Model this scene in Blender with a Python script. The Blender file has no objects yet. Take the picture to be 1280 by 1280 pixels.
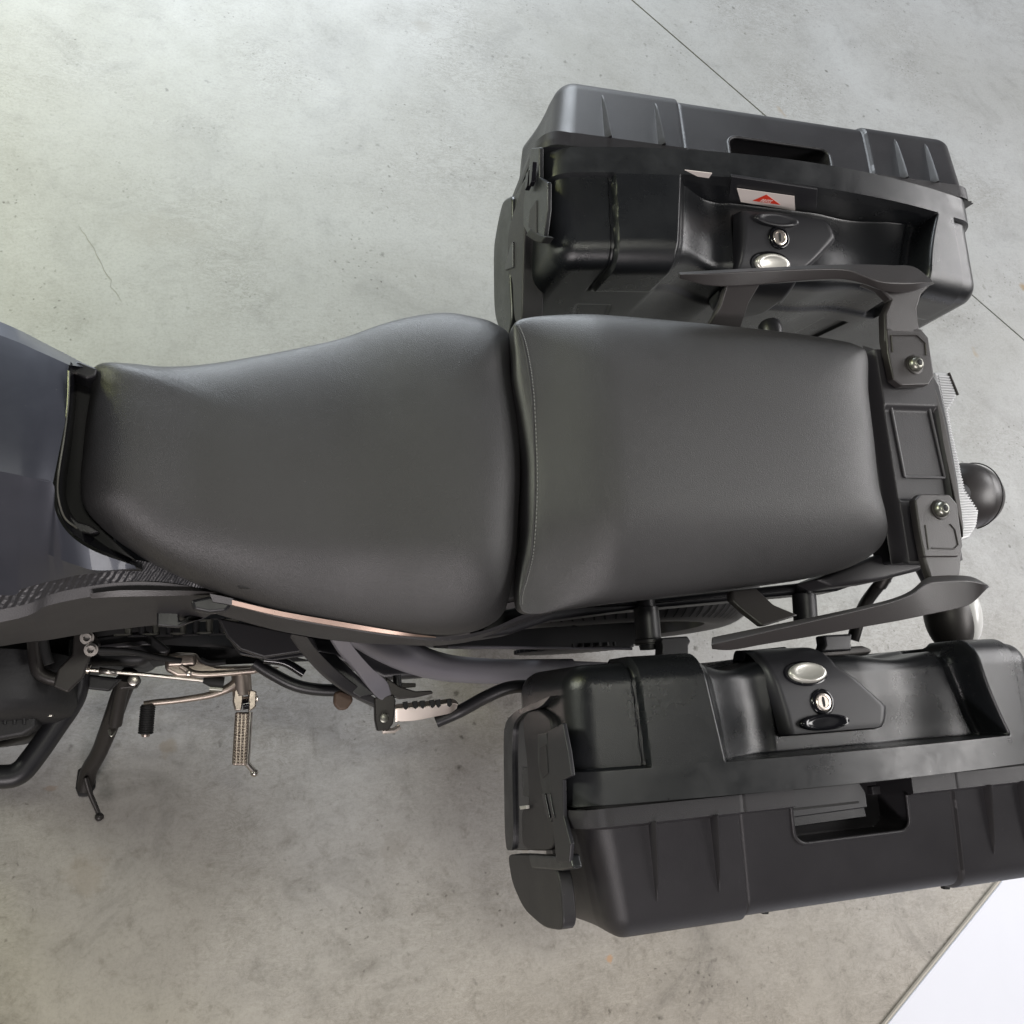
import bpy, bmesh, math, random
import numpy as np
from mathutils import Vector, Matrix
random.seed(4)
rng = np.random.default_rng(4)
S = bpy.context.scene
COL = S.collection

# ------------------------------------------------------------------ camera model
# bike frame: X rearwards, Y to the bike's right, Z up along the bike; the bike leans on its stand
LEAN = math.radians(12.0)
F = 1180.0                       # focal length in pixels of a 1280 px frame
def nrm(v):
    v = np.array(v, float); return v / np.linalg.norm(v)
_d = nrm((-386, 266, 1180)); _x = np.array([3610, 10, 1180.0]); _x = nrm(_x - _d * _x.dot(_d))
_z = -_d; _y = np.cross(_z, _x)
R = np.stack([_x, _y, _z])
H0 = .93
_b = R @ np.array([0, 585 - 640, F])
C = np.array([0, _b[1] / _b[2] * H0, .83 + H0])
def _ray(u, v): return R @ np.array([u - 640, v - 640, F])
def P(u, v, Z):                  # point of the bike frame at bike height Z
    b = _ray(u, v); return C + b * ((Z - C[2]) / b[2])
def PX(u, v, X):
    b = _ray(u, v); return C + b * ((X - C[0]) / b[0])
def PY(u, v, Y):
    b = _ray(u, v); return C + b * ((Y - C[1]) / b[1])
ML = Matrix.Rotation(LEAN, 4, 'X')
def G(u, v):                     # point of the world's floor, in world coordinates
    b = _ray(u, v); n = np.array([0, math.sin(LEAN), math.cos(LEAN)])
    return np.array(ML @ Vector(C - b * (C @ n) / (b @ n)))

cam_d = bpy.data.cameras.new('camera'); cam = bpy.data.objects.new('camera', cam_d); COL.objects.link(cam)
S.camera = cam
cam_d.sensor_width = 36; cam_d.lens = F / 1280 * 36; cam_d.clip_start = .02; cam_d.clip_end = 100
Mr = np.stack([R @ (1, 0, 0), R @ (0, -1, 0), R @ (0, 0, -1)], axis=1)
cam.matrix_world = ML @ (Matrix.Translation(Vector(C)) @ Matrix(Mr.tolist()).to_4x4())

S.view_settings.view_transform = 'Standard'; S.view_settings.look = 'None'
S.view_settings.exposure = -0.13; S.view_settings.gamma = 1
W = bpy.data.worlds.new('World'); S.world = W; W.use_nodes = True
W.node_tree.nodes['Background'].inputs[0].default_value = (.94, .93, 1.0, 1)
W.node_tree.nodes['Background'].inputs[1].default_value = .085

def lamp(name, loc, target, sx, sy, power, color, spread=180):
    l = bpy.data.lights.new(name, 'AREA'); l.shape = 'RECTANGLE'; l.size = sx; l.size_y = sy
    l.energy = power; l.color = color; l.spread = math.radians(spread)
    o = bpy.data.objects.new(name, l); COL.objects.link(o); o.location = loc
    o.rotation_euler = (Vector(target) - Vector(loc)).to_track_quat('-Z', 'Y').to_euler()
    return o
lamp('workshop_doorway_light', (.1, 4.8, 2.2), (.2, 0, .3), 3.4, 1.2, 350, (.87, .935, 1.0))
lamp('front_roof_window_light', (-1.9, 1.3, 1.7), (-1.05, 1.0, 0), .5, .5, 15, (.95, 1.0, .42), 110)
lamp('front_doorway_light', (-3.1, .75, 1.75), (.4, 0, .5), .8, .8, 80, (.97, 1.0, .86))
lamp('rear_fill_light', (5.0, 1.0, 2.3), (.9, 0, .2), 2.4, 1.6, 118, (1.0, .98, .98))  # fill lamp added behind the bike, no doorway known there
lamp('rear_roof_window_light', (3.4, -.9, 2.8), (.9, -.3, 0), 1.5, 1.1, 74, (1.0, .97, .95))
lamp('side_window_light', (-.6, -3.6, 2.4), (.4, 0, .5), 2.0, .7, 98, (1.0, .93, .93))
lamp('ceiling_lamp', (.15, -.55, 3.4), (.3, 0, 0), .6, .14, 17, (1.0, .99, .88))

# ------------------------------------------------------------------ mesh helpers
def setp(o, **k):
    for a, b in k.items():
        if b is not None: o[a] = b
    return o
def empty(name, M, label=None, cat=None, group=None):
    o = bpy.data.objects.new(name, None); COL.objects.link(o); o.matrix_world = M
    o.empty_display_size = .1
    return setp(o, label=label, category=cat, group=group)
CUR = {'org': np.zeros(3)}
def mesh(name, vs, fs, mat, parent=None, smooth=35, bevel=0, seg=3, label=None, kind=None, merge=0, subsurf=0, flip=False):
    vs = np.asarray(vs, float).reshape(-1, 3)
    if parent is not None: vs = vs - np.array(root_org(parent))
    me = bpy.data.meshes.new(name)
    me.from_pydata(vs.tolist(), [], [list(f) for f in fs])
    if merge:
        bm = bmesh.new(); bm.from_mesh(me); bmesh.ops.remove_doubles(bm, verts=bm.verts, dist=merge)
        bmesh.ops.recalc_face_normals(bm, faces=bm.faces); bm.to_mesh(me); bm.free()
    else:
        bm = bmesh.new(); bm.from_mesh(me); bmesh.ops.recalc_face_normals(bm, faces=bm.faces); bm.to_mesh(me); bm.free()
    return finish(name, me, mat, parent, smooth, bevel, seg, label, kind, subsurf)
def finish(name, me, mat, parent, smooth=35, bevel=0, seg=3, label=None, kind=None, subsurf=0):
    me.polygons.foreach_set('use_smooth', [True] * len(me.polygons))
    if smooth and not bevel:
        me.set_sharp_from_angle(angle=math.radians(smooth))
    me.materials.append(mat)
    o = bpy.data.objects.new(name, me); COL.objects.link(o)
    if parent is not None: o.parent = parent
    if subsurf:
        m = o.modifiers.new('subsurf', 'SUBSURF'); m.levels = m.render_levels = subsurf
    if bevel:
        m = o.modifiers.new('bevel', 'BEVEL'); m.width = bevel; m.segments = seg; m.limit_method = 'ANGLE'
        m.angle_limit = math.radians(28); m.harden_normals = False
        w = o.modifiers.new('wn', 'WEIGHTED_NORMAL'); w.keep_sharp = True
    return setp(o, label=label, kind=kind)
def root_org(p):
    while p.parent is not None: p = p.parent
    return p.get('_org', (0, 0, 0))
def cr(pts, n=8, closed=False):
    """Catmull-Rom through the points"""
    p = np.asarray(pts, float); N = len(p); out = []
    rngi = range(N) if closed else range(N - 1)
    for i in rngi:
        if closed: a, b, c, d = p[i - 1], p[i], p[(i + 1) % N], p[(i + 2) % N]
        else:
            b, c = p[i], p[i + 1]; a = p[i - 1] if i > 0 else 2 * b - c; d = p[i + 2] if i + 2 < N else 2 * c - b
        for k in range(n):
            t = k / n
            out.append(.5 * ((2 * b) + (c - a) * t + (2 * a - 5 * b + 4 * c - d) * t * t + (3 * b - a - 3 * c + d) * t ** 3))
    if not closed: out.append(p[-1])
    return np.array(out)
def prism(name, pts, vec, mat, parent=None, bevel=.002, seg=3, **k):
    """closed outline of 3D points pushed along vec (one vector)"""
    p = np.asarray(pts, float); n = len(p); v = np.vstack([p, p + np.asarray(vec, float)])
    f = [list(range(n)), list(range(2 * n - 1, n - 1, -1))] + [[i, (i + 1) % n, (i + 1) % n + n, i + n] for i in range(n)]
    return mesh(name, v, f, mat, parent, bevel=bevel, seg=seg, **k)
def slab(name, uv, Z, th, mat, parent=None, bevel=.002, zs=None, **k):
    """outline given where it is seen, at bike height Z (or one height per point), thickness th downwards"""
    pts = [P(u, v, Z if zs is None else zs[i]) for i, (u, v) in enumerate(uv)]
    return prism(name, pts, (0, 0, -th), mat, parent, bevel=bevel, **k)
def tube(name, pts, r, mat, parent=None, seg=20, smooth_path=0, flat=1.0, capr=True, **k):
    p = np.asarray(pts, float)
    rr = np.full(len(p), r, float) if np.isscalar(r) else np.asarray(r, float)
    if smooth_path:
        q = cr(np.hstack([p, rr[:, None]]), smooth_path); p = q[:, :3]; rr = q[:, 3]
    n = len(p); vs = []; up = np.array([0, 0, 1.0])
    t0 = nrm(p[1] - p[0]); a = np.cross(t0, up)
    if np.linalg.norm(a) < .1: a = np.cross(t0, (0, 1.0, 0))
    a = nrm(a)
    for i in range(n):
        t = nrm(p[min(i + 1, n - 1)] - p[max(i - 1, 0)])
        a = nrm(a - t * a.dot(t)); b = np.cross(t, a)
        for j in range(seg):
            an = 2 * math.pi * j / seg
            vs.append(p[i] + rr[i] * (a * math.cos(an) + b * math.sin(an) * flat))
    fs = [[i * seg + j, i * seg + (j + 1) % seg, (i + 1) * seg + (j + 1) % seg, (i + 1) * seg + j] for i in range(n - 1) for j in range(seg)]
    fs += [list(range(seg)), list(range((n - 1) * seg, n * seg))]
    k.setdefault('smooth', 40)
    return mesh(name, vs, fs, mat, parent, **k)
def T(name, uvz, r, mat, parent=None, **k):
    return tube(name, [P(*q) for q in uvz], r, mat, parent, **k)
def loft(name, lines, mat, parent=None, n=6, bevel=0, smooth=30, close=False, **k):
    """lines: polylines of 3D points with equal counts, joined side by side"""
    L = [cr(l, n) if n else np.asarray(l, float) for l in lines]; m = len(L[0]); vs = np.vstack(L); fs = []
    K = len(L)
    for i in range(K if close else K - 1):
        j = (i + 1) % K
        for a in range(m - 1): fs.append([i * m + a, i * m + a + 1, j * m + a + 1, j * m + a])
    if close:
        fs.append([i * m for i in range(K)]); fs.append([i * m + m - 1 for i in range(K)])
    return mesh(name, vs, fs, mat, parent, bevel=bevel, smooth=smooth, **k)
def lathe(name, c, axis, prof, mat, parent=None, seg=32, sx=1.0, **k):
    """prof: (radius, distance along axis) ; sx stretches along X-ish"""
    c = np.asarray(c, float); ax = nrm(axis); a = np.cross(ax, (0, 1.0, 0))
    if np.linalg.norm(a) < .2: a = np.cross(ax, (1.0, 0, 0))
    a = nrm(a); b = np.cross(ax, a); vs = []
    for r, d in prof:
        for j in range(seg):
            t = 2 * math.pi * j / seg; vs.append(c + ax * d + r * (a * math.cos(t) * sx + b * math.sin(t)))
    n = len(prof)
    fs = [[i * seg + j, i * seg + (j + 1) % seg, (i + 1) * seg + (j + 1) % seg, (i + 1) * seg + j] for i in range(n - 1) for j in range(seg)]
    fs += [list(range(seg)), list(range((n - 1) * seg, n * seg))]
    k.setdefault('smooth', 40)
    return mesh(name, vs, fs, mat, parent, **k)
def sm(x, a, b):
    t = np.clip((x - a) / (b - a), 0, 1); return t * t * (3 - 2 * t)

# ------------------------------------------------------------------ materials
def mat(name, base, rough=.5, metal=0, bump=None, spec=.5, mottle=0, rvar=0, mscale=12, coat=0, extra=None, dust=0, specks=0):
    m = bpy.data.materials.new(name); m.use_nodes = True; nt = m.node_tree; N = nt.nodes; L = nt.links
    b = N['Principled BSDF']; b.inputs['Base Color'].default_value = (*base, 1)
    b.inputs['Roughness'].default_value = rough; b.inputs['Metallic'].default_value = metal
    b.inputs['Specular IOR Level'].default_value = spec; b.inputs['Coat Weight'].default_value = coat
    tc = N.new('ShaderNodeTexCoord')
    if mottle or rvar or dust:
        n = N.new('ShaderNodeTexNoise'); n.inputs['Scale'].default_value = mscale; n.inputs['Detail'].default_value = 6
        n.inputs['Roughness'].default_value = .65
        L.new(tc.outputs['Object'], n.inputs['Vector'])
        if mottle or dust:
            mx = N.new('ShaderNodeMix'); mx.data_type = 'RGBA'
            mx.inputs[6].default_value = (*[c * (1 - mottle) for c in base], 1)
            mx.inputs[7].default_value = (*[c * (1 + mottle) + dust for c in base], 1)
            L.new(n.outputs['Fac'], mx.inputs[0]); L.new(mx.outputs[2], b.inputs['Base Color'])
        if rvar:
            mr = N.new('ShaderNodeMapRange'); mr.inputs[1].default_value = .3; mr.inputs[2].default_value = .7
            mr.inputs[3].default_value = rough - rvar; mr.inputs[4].default_value = rough + rvar
            L.new(n.outputs['Fac'], mr.inputs[0]); L.new(mr.outputs[0], b.inputs['Roughness'])
    if specks:
        src = b.inputs['Base Color'].links[0].from_socket if b.inputs['Base Color'].links else None
        mp = N.new('ShaderNodeMapping'); mp.inputs['Rotation'].default_value = (.3, .5, .8); mp.inputs['Scale'].default_value = (1, 1, 1)
        L.new(tc.outputs['Object'], mp.inputs[0])
        cur = src
        for sc_, th_, st_ in ((120, .09, (1, 1, 1)), (55, .035, (1, 7, 2)), (70, .030, (6, 1, 1.5))):
            mq = N.new('ShaderNodeMapping'); mq.inputs['Scale'].default_value = st_; mq.inputs['Rotation'].default_value = (.2, .1, .7 * sc_)
            L.new(mp.outputs[0], mq.inputs[0])
            v = N.new('ShaderNodeTexVoronoi'); v.inputs['Scale'].default_value = sc_ / max(st_) ** .5; L.new(mq.outputs[0], v.inputs['Vector'])
            rp = N.new('ShaderNodeValToRGB'); e = rp.color_ramp.elements; e[0].position = th_ * .5; e[0].color = (1, 1, 1, 1); e[1].position = th_; e[1].color = (0, 0, 0, 1)
            L.new(v.outputs['Distance'], rp.inputs[0])
            n3 = N.new('ShaderNodeTexNoise'); n3.inputs['Scale'].default_value = 9 + sc_ * .05; L.new(tc.outputs['Object'], n3.inputs['Vector'])
            r3 = N.new('ShaderNodeMapRange'); r3.inputs[1].default_value = .52; r3.inputs[2].default_value = .66; r3.inputs[4].default_value = specks; L.new(n3.outputs['Fac'], r3.inputs[0])
            mu = N.new('ShaderNodeMath'); mu.operation = 'MULTIPLY'; L.new(rp.outputs[0], mu.inputs[0]); L.new(r3.outputs[0], mu.inputs[1])
            mx2 = N.new('ShaderNodeMix'); mx2.data_type = 'RGBA'; L.new(mu.outputs[0], mx2.inputs[0])
            if cur is None: mx2.inputs[6].default_value = (*base, 1)
            else: L.new(cur, mx2.inputs[6])
            mx2.inputs[7].default_value = (.16, .155, .15, 1); cur = mx2.outputs[2]
        L.new(cur, b.inputs['Base Color'])
    if bump:
        sc, st, kind = bump
        if kind == 'leather':
            n = N.new('ShaderNodeTexVoronoi'); n.inputs['Scale'].default_value = sc; out = n.outputs['Distance']
        elif kind == 'wave':
            n = N.new('ShaderNodeTexWave'); n.inputs['Scale'].default_value = sc; n.bands_direction = 'Y'; out = n.outputs['Fac']
        else:
            n = N.new('ShaderNodeTexNoise'); n.inputs['Scale'].default_value = sc; n.inputs['Detail'].default_value = 2; out = n.outputs['Fac']
        L.new(tc.outputs['Object'], n.inputs['Vector'])
        bp = N.new('ShaderNodeBump'); bp.inputs['Strength'].default_value = st; bp.inputs['Distance'].default_value = .0005
        L.new(out, bp.inputs['Height']); L.new(bp.outputs['Normal'], b.inputs['Normal'])
    return m
M_seat = mat('seat_vinyl', (.0235, .0232, .0236), .45, bump=(1150, .8, 'noise'), mottle=.16, rvar=.05, mscale=11, spec=.68, specks=0.35)
M_case = mat('case_plastic_grained', (.0075, .0084, .0098), .30, bump=(1500, .40, 'noise'), rvar=.06, mscale=14, mottle=.2, spec=.55, specks=0.6)
M_case_s = mat('case_plastic_smooth', (.0125, .0135, .0148), .34, bump=(1500, .2, 'noise'), rvar=.1, mscale=22, mottle=.25, spec=.55, specks=0.6)
M_case_o = mat('case_plastic_outer', (.0195, .0185, .0205), .45, bump=(1300, .5, 'noise'), rvar=.05, mscale=12, mottle=.12, spec=.42, specks=.5)
M_lock = mat('lock_cover_plastic', (.016, .016, .019), .42, bump=(900, .12, 'noise'), rvar=.03)
M_black = mat('black_plastic', (.010, .010, .012), .42, rvar=.06, bump=(500, .2, 'noise'))
M_deep = mat('black_rubber', (.008, .008, .008), .7, bump=(300, .3, 'noise'))
M_gloss = mat('gloss_black', (.006, .006, .008), .14)
M_rail = mat('grab_rail_coating', (.029, .026, .0255), .38, bump=(900, .35, 'noise'), rvar=.04, metal=.0, spec=.6, specks=0.6)
M_tray = mat('tail_plastic', (.022, .0212, .023), .45, bump=(800, .4, 'noise'), rvar=.04, specks=0.6)
M_tank = mat('tank_paint', (.042, .045, .058), .38, metal=.45, bump=(1400, .1, 'noise'), rvar=.06, coat=.25, specks=0.4)
M_dark = mat('dark_metal', (.034, .031, .029), .42, metal=.4, rvar=.08, bump=(200, .2, 'noise'))
M_engine = mat('engine_casting', (.020, .020, .021), .5, metal=.35, bump=(260, .5, 'noise'), rvar=.08, dust=.004)
M_alu = mat('aluminium', (.50, .47, .43), .34, metal=1, bump=(240, .3, 'noise'), rvar=.1)
M_champ = mat('champagne_metal', (.36, .31, .27), .38, metal=.9, bump=(200, .3, 'noise'), rvar=.08)
M_chrome = mat('chrome', (.74, .67, .60), .30, metal=1, rvar=.05)
M_steel = mat('bolt_steel', (.24, .24, .21), .36, metal=.9, rvar=.08)
M_silver = mat('satin_silver', (.62, .61, .56), .32, metal=.55, rvar=.05)
M_copper = mat('bronze_rim_and_glint', (.30, .22, .18), .30, metal=.7, rvar=.05)
M_swing = mat('swingarm_paint', (.17, .165, .185), .42, bump=(300, .2, 'noise'), rvar=.06, dust=.01)
M_tyre = mat('tyre_rubber', (.060, .058, .060), .6, bump=(350, .4, 'noise'), mottle=.2, dust=.006)
M_lens = mat('clear_lens', (.58, .59, .60), .18, bump=None, spec=.6)
M_white = mat('white_lens', (.80, .80, .78), .2)
M_thread = mat('seat_thread', (.19, .19, .185), .7)
M_red = mat('label_red', (.70, .045, .02), .4)
M_label = mat('label_white', (.72, .66, .62), .4)
M_lettering = mat('label_lettering', (.82, .60, .55), .4)
M_board = mat('white_board', (.60, .61, .66), .45, bump=(30, .05, 'noise'), mottle=.03)
M_edge = mat('board_edge', (.42, .38, .32), .6)
M_rust = mat('rust_brown', (.10, .065, .045), .6, bump=(200, .4, 'noise'))

# knee panel: woven look
def weave():
    m = mat('woven_panel', (.020, .020, .023), .38)
    nt = m.node_tree; N = nt.nodes; L = nt.links; b = N['Principled BSDF']
    tc = N.new('ShaderNodeTexCoord'); mp = N.new('ShaderNodeMapping'); mp.inputs['Rotation'].default_value = (0, 0, .6)
    w = N.new('ShaderNodeTexWave'); w.inputs['Scale'].default_value = 58; w.inputs['Distortion'].default_value = 2.0
    w.inputs['Detail Scale'].default_value = 3
    L.new(tc.outputs['Object'], mp.inputs[0]); L.new(mp.outputs[0], w.inputs[0])
    bp = N.new('ShaderNodeBump'); bp.inputs['Strength'].default_value = .8; bp.inputs['Distance'].default_value = .0008
    L.new(w.outputs['Fac'], bp.inputs['Height']); L.new(bp.outputs[0], b.inputs['Normal'])
    return m
M_weave = weave()

def concrete():
    m = bpy.data.materials.new('polished_concrete'); m.use_nodes = True; nt = m.node_tree; N = nt.nodes; L = nt.links
    b = N['Principled BSDF']; tc = N.new('ShaderNodeTexCoord')
    def noise(sc, det=6, ro=.6, dist=0.0, vec=None):
        n = N.new('ShaderNodeTexNoise'); n.inputs['Scale'].default_value = sc; n.inputs['Detail'].default_value = det
        n.inputs['Roughness'].default_value = ro; n.inputs['Distortion'].default_value = dist
        L.new(vec or tc.outputs['Object'], n.inputs['Vector']); return n
    def rampf(src, stops):
        r = N.new('ShaderNodeValToRGB'); e = r.color_ramp.elements
        while len(e) > 1: e.remove(e[-1])
        e[0].position = stops[0][0]; e[0].color = (*stops[0][1], 1)
        for p, c in stops[1:]:
            x = e.new(p); x.color = (*c, 1)
        L.new(src, r.inputs[0]); return r
    def mix(mode, fac, a, c):
        x = N.new('ShaderNodeMix'); x.data_type = 'RGBA'; x.blend_type = mode
        if isinstance(fac, float): x.inputs[0].default_value = fac
        else: L.new(fac, x.inputs[0])
        L.new(a, x.inputs[6])
        if isinstance(c, tuple): x.inputs[7].default_value = (*c, 1)
        else: L.new(c, x.inputs[7])
        return x.outputs[2]
    base = rampf(noise(1.1, 5, .6, .6).outputs['Fac'], [(.3, (.268, .268, .258)), (.5, (.312, .314, .312)), (.7, (.350, .355, .358))])
    col = base.outputs[0]
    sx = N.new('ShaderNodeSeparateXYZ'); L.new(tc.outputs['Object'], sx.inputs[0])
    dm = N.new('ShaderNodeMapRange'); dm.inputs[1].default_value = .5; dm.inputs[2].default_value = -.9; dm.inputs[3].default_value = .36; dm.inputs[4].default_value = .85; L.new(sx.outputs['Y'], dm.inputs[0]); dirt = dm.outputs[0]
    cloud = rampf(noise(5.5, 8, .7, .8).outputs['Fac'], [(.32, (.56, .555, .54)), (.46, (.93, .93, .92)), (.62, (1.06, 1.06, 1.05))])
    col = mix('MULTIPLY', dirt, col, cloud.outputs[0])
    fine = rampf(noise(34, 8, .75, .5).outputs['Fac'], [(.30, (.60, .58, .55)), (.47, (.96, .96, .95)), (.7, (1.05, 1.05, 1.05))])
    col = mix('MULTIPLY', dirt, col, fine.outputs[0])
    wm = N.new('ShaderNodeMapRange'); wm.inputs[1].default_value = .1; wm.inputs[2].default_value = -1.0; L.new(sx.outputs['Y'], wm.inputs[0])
    col = mix('MULTIPLY', wm.outputs[0], col, (1.08, .97, .84))  # warmer light towards -Y painted into the floor colour
    # streaky veins
    mp = N.new('ShaderNodeMapping'); mp.inputs['Rotation'].default_value = (0, 0, .9); mp.inputs['Scale'].default_value = (1, 2.6, 1)
    L.new(tc.outputs['Object'], mp.inputs[0])
    vein = rampf(noise(17, 9, .8, 1.6, mp.outputs[0]).outputs['Fac'], [(.47, (1, 1, 1)), (.5, (.70, .68, .65)), (.53, (1, 1, 1))])
    msk = rampf(noise(2.2, 3, .5).outputs['Fac'], [(.45, (0, 0, 0)), (.62, (1, 1, 1))])
    col = mix('MULTIPLY', msk.outputs[0], col, vein.outputs[0])
    mp2 = N.new('ShaderNodeMapping'); mp2.inputs['Rotation'].default_value = (0, 0, 1.15); mp2.inputs['Scale'].default_value = (1, 3.2, 1)
    L.new(tc.outputs['Object'], mp2.inputs[0])
    vein2 = rampf(noise(30, 10, .85, 1.2, mp2.outputs[0]).outputs['Fac'], [(.465, (1, 1, 1)), (.5, (.66, .63, .59)), (.515, (.95, .95, .94)), (.54, (1.04, 1.04, 1.03))])
    m2 = rampf(noise(3.4, 4, .6).outputs['Fac'], [(.40, (.1, .1, .1)), (.60, (1, 1, 1))])
    bw2 = N.new('ShaderNodeRGBToBW'); L.new(m2.outputs[0], bw2.inputs[0])
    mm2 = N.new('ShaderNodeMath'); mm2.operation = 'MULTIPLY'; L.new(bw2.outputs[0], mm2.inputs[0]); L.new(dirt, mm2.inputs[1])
    col = mix('MULTIPLY', mm2.outputs[0], col, vein2.outputs[0])
    grit = rampf(noise(160, 6, .8).outputs['Fac'], [(.34, (.78, .77, .75)), (.5, (1, 1, 1)), (.68, (1.10, 1.10, 1.09))])
    col = mix('MULTIPLY', .6, col, grit.outputs[0])
    # dark specks of several sizes, in irregular patches
    for sc, th, dark, ms in ((24, .10, (.42, .41, .39), 3.1), (58, .12, (.42, .40, .38), 4.4), (11, .055, (.48, .46, .43), 1.7)):
        wv = N.new('ShaderNodeVectorMath'); wv.operation = 'ADD'
        nz = noise(sc * 1.7, 3, .6); sc2 = N.new('ShaderNodeVectorMath'); sc2.operation = 'SCALE'; sc2.inputs[3].default_value = .028 * 24 / sc
        L.new(nz.outputs['Color'], sc2.inputs[0]); L.new(tc.outputs['Object'], wv.inputs[0]); L.new(sc2.outputs[0], wv.inputs[1])
        v = N.new('ShaderNodeTexVoronoi'); v.inputs['Scale'].default_value = sc; v.inputs['Randomness'].default_value = 1
        L.new(wv.outputs[0], v.inputs['Vector'])
        sp = rampf(v.outputs['Distance'], [(th * .5, (1, 1, 1)), (th * 1.5, (0, 0, 0))])
        pm = rampf(noise(ms, 3, .6).outputs['Fac'], [(.50, (0, 0, 0)), (.62, (1, 1, 1))])
        mm = mix('MULTIPLY', 1.0, sp.outputs[0], pm.outputs[0])
        sc3 = N.new('ShaderNodeRGBToBW'); L.new(mm, sc3.inputs[0])
        dk = mix('MULTIPLY', 1.0, col, dark); col = mix('MIX', sc3.outputs[0], col, dk)
    # brown stains
    st = rampf(noise(7.3, 3, .5, .3).outputs['Fac'], [(.73, (0, 0, 0)), (.79, (1, 1, 1))])
    sb = N.new('ShaderNodeRGBToBW'); L.new(st.outputs[0], sb.inputs[0])
    col = mix('MIX', sb.outputs[0], col, (.25, .19, .12))
    for (u, v, ra, sx_, c_, k_) in ((108, 1094, .045, 1, (.24, .20, .15), .30), (64, 985, .012, 2.2, (.24, .17, .12), .5), (490, 1060, .03, 1, (.22, .20, .17), .35), (865, 1114, .012, 1, (.42, .24, .12), .8),
                                    (762, 1199, .009, 1, (.42, .24, .12), .7), (215, 290, .10, 1.6, (.24, .23, .21), .28), (235, 185, .12, 2, (.26, .26, .25), .25), (530, 33, .03, 1, (.22, .21, .19), .5), (700, 60, .09, 1.8, (.27, .27, .26), .3), (210, 935, .02, 1, (.22, .18, .13), .5)):
        g = G(u, v)
        sb_ = N.new('ShaderNodeVectorMath'); sb_.operation = 'SUBTRACT'; L.new(tc.outputs['Object'], sb_.inputs[0]); sb_.inputs[1].default_value = (g[0], g[1], 0)
        ml_ = N.new('ShaderNodeVectorMath'); ml_.operation = 'MULTIPLY'; L.new(sb_.outputs[0], ml_.inputs[0]); ml_.inputs[1].default_value = (1, sx_, 0)
        ln = N.new('ShaderNodeVectorMath'); ln.operation = 'LENGTH'; L.new(ml_.outputs[0], ln.inputs[0])
        nz = noise(.9 / ra, 5, .65); ad = N.new('ShaderNodeMath'); ad.operation = 'MULTIPLY_ADD'; L.new(nz.outputs['Fac'], ad.inputs[0]); ad.inputs[1].default_value = ra * 2.2; L.new(ln.outputs['Value'], ad.inputs[2])
        mr_ = N.new('ShaderNodeMapRange'); mr_.inputs[1].default_value = ra * 1.55; mr_.inputs[2].default_value = ra * 1.95; mr_.inputs[3].default_value = k_; mr_.inputs[4].default_value = 0; L.new(ad.outputs[0], mr_.inputs[0])
        col = mix('MIX', mr_.outputs[0], col, c_)
    L.new(col, b.inputs['Base Color'])
    rr = N.new('ShaderNodeMapRange'); rr.inputs[3].default_value = .34; rr.inputs[4].default_value = .60
    L.new(noise(6, 5, .6).outputs['Fac'], rr.inputs[0]); L.new(rr.outputs[0], b.inputs['Roughness'])
    b.inputs['Specular IOR Level'].default_value = .35
    bp = N.new('ShaderNodeBump'); bp.inputs['Strength'].default_value = .18; bp.inputs['Distance'].default_value = .002
    L.new(noise(26, 6, .7).outputs['Fac'], bp.inputs['Height']); L.new(bp.outputs[0], b.inputs['Normal'])
    return m
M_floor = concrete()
M_joint = mat('joint_filler', (.06, .058, .052), .9, bump=(80, .5, 'noise'))

# ------------------------------------------------------------------ floor: two slabs with a sawn joint between them
def floor():
    a = G(790, 0)[:2]; b = G(1280, 425)[:2]; d = (b - a) / np.linalg.norm(b - a); n = np.array([-d[1], d[0]])
    if n @ (np.array([0, 0]) - a) < 0: n = -n
    L = 9.0; g = .0028
    A0, A1 = a - d * L, a + d * L
    for s, w in ((1, 9.0), (-1, 9.0)):
        q = [A0 + n * s * g, A1 + n * s * g, A1 + n * s * w, A0 + n * s * w]
        v = [(x, y, 0) for x, y in q] + [(x, y, -.05) for x, y in q]
        f = [[0, 1, 2, 3], [4, 5, 6, 7], [0, 1, 5, 4], [1, 2, 6, 5], [2, 3, 7, 6], [3, 0, 4, 7]]
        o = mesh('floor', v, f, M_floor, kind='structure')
    q = [A0 - n * g * 1.5, A1 - n * g * 1.5, A1 + n * g * 1.5, A0 + n * g * 1.5]
    mesh('floor_joint', [(x, y, -.0035) for x, y in q] + [(x, y, -.04) for x, y in q],
         [[0, 1, 2, 3], [4, 5, 6, 7], [0, 1, 5, 4], [1, 2, 6, 5], [2, 3, 7, 6], [3, 0, 4, 7]], M_joint, kind='structure')
floor()

def crack(uvs, w, seed):
    rg = np.random.default_rng(seed); p = [G(u, v) for u, v in uvs]; q = []
    for a, b in zip(p[:-1], p[1:]):
        n = max(2, int(np.linalg.norm(b - a) / .012))
        for i in range(n): q.append(a + (b - a) * i / n + np.append(rg.normal(0, .0016, 2), 0))
    q.append(p[-1]); q = np.array(q); V = []
    for i in range(len(q)):
        t = nrm(q[min(i + 1, len(q) - 1)] - q[max(i - 1, 0)]); nn = np.array([-t[1], t[0], 0]); ww = w * (.25 + .75 * math.sin(math.pi * (i + .5) / len(q))) * rg.uniform(.5, 1.2)
        V += [q[i] + nn * ww + (0, 0, .0004), q[i] - nn * ww + (0, 0, .0004)]
    mesh('floor_crack', V, [[2 * i, 2 * i + 1, 2 * i + 3, 2 * i + 2] for i in range(len(q) - 1)], M_crack, kind='structure', smooth=0)
M_crack = mat('crack_shade', (.22, .215, .20), .8)
crack([(98, 282), (118, 312), (134, 344), (152, 378)], .0008, 1)
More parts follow.
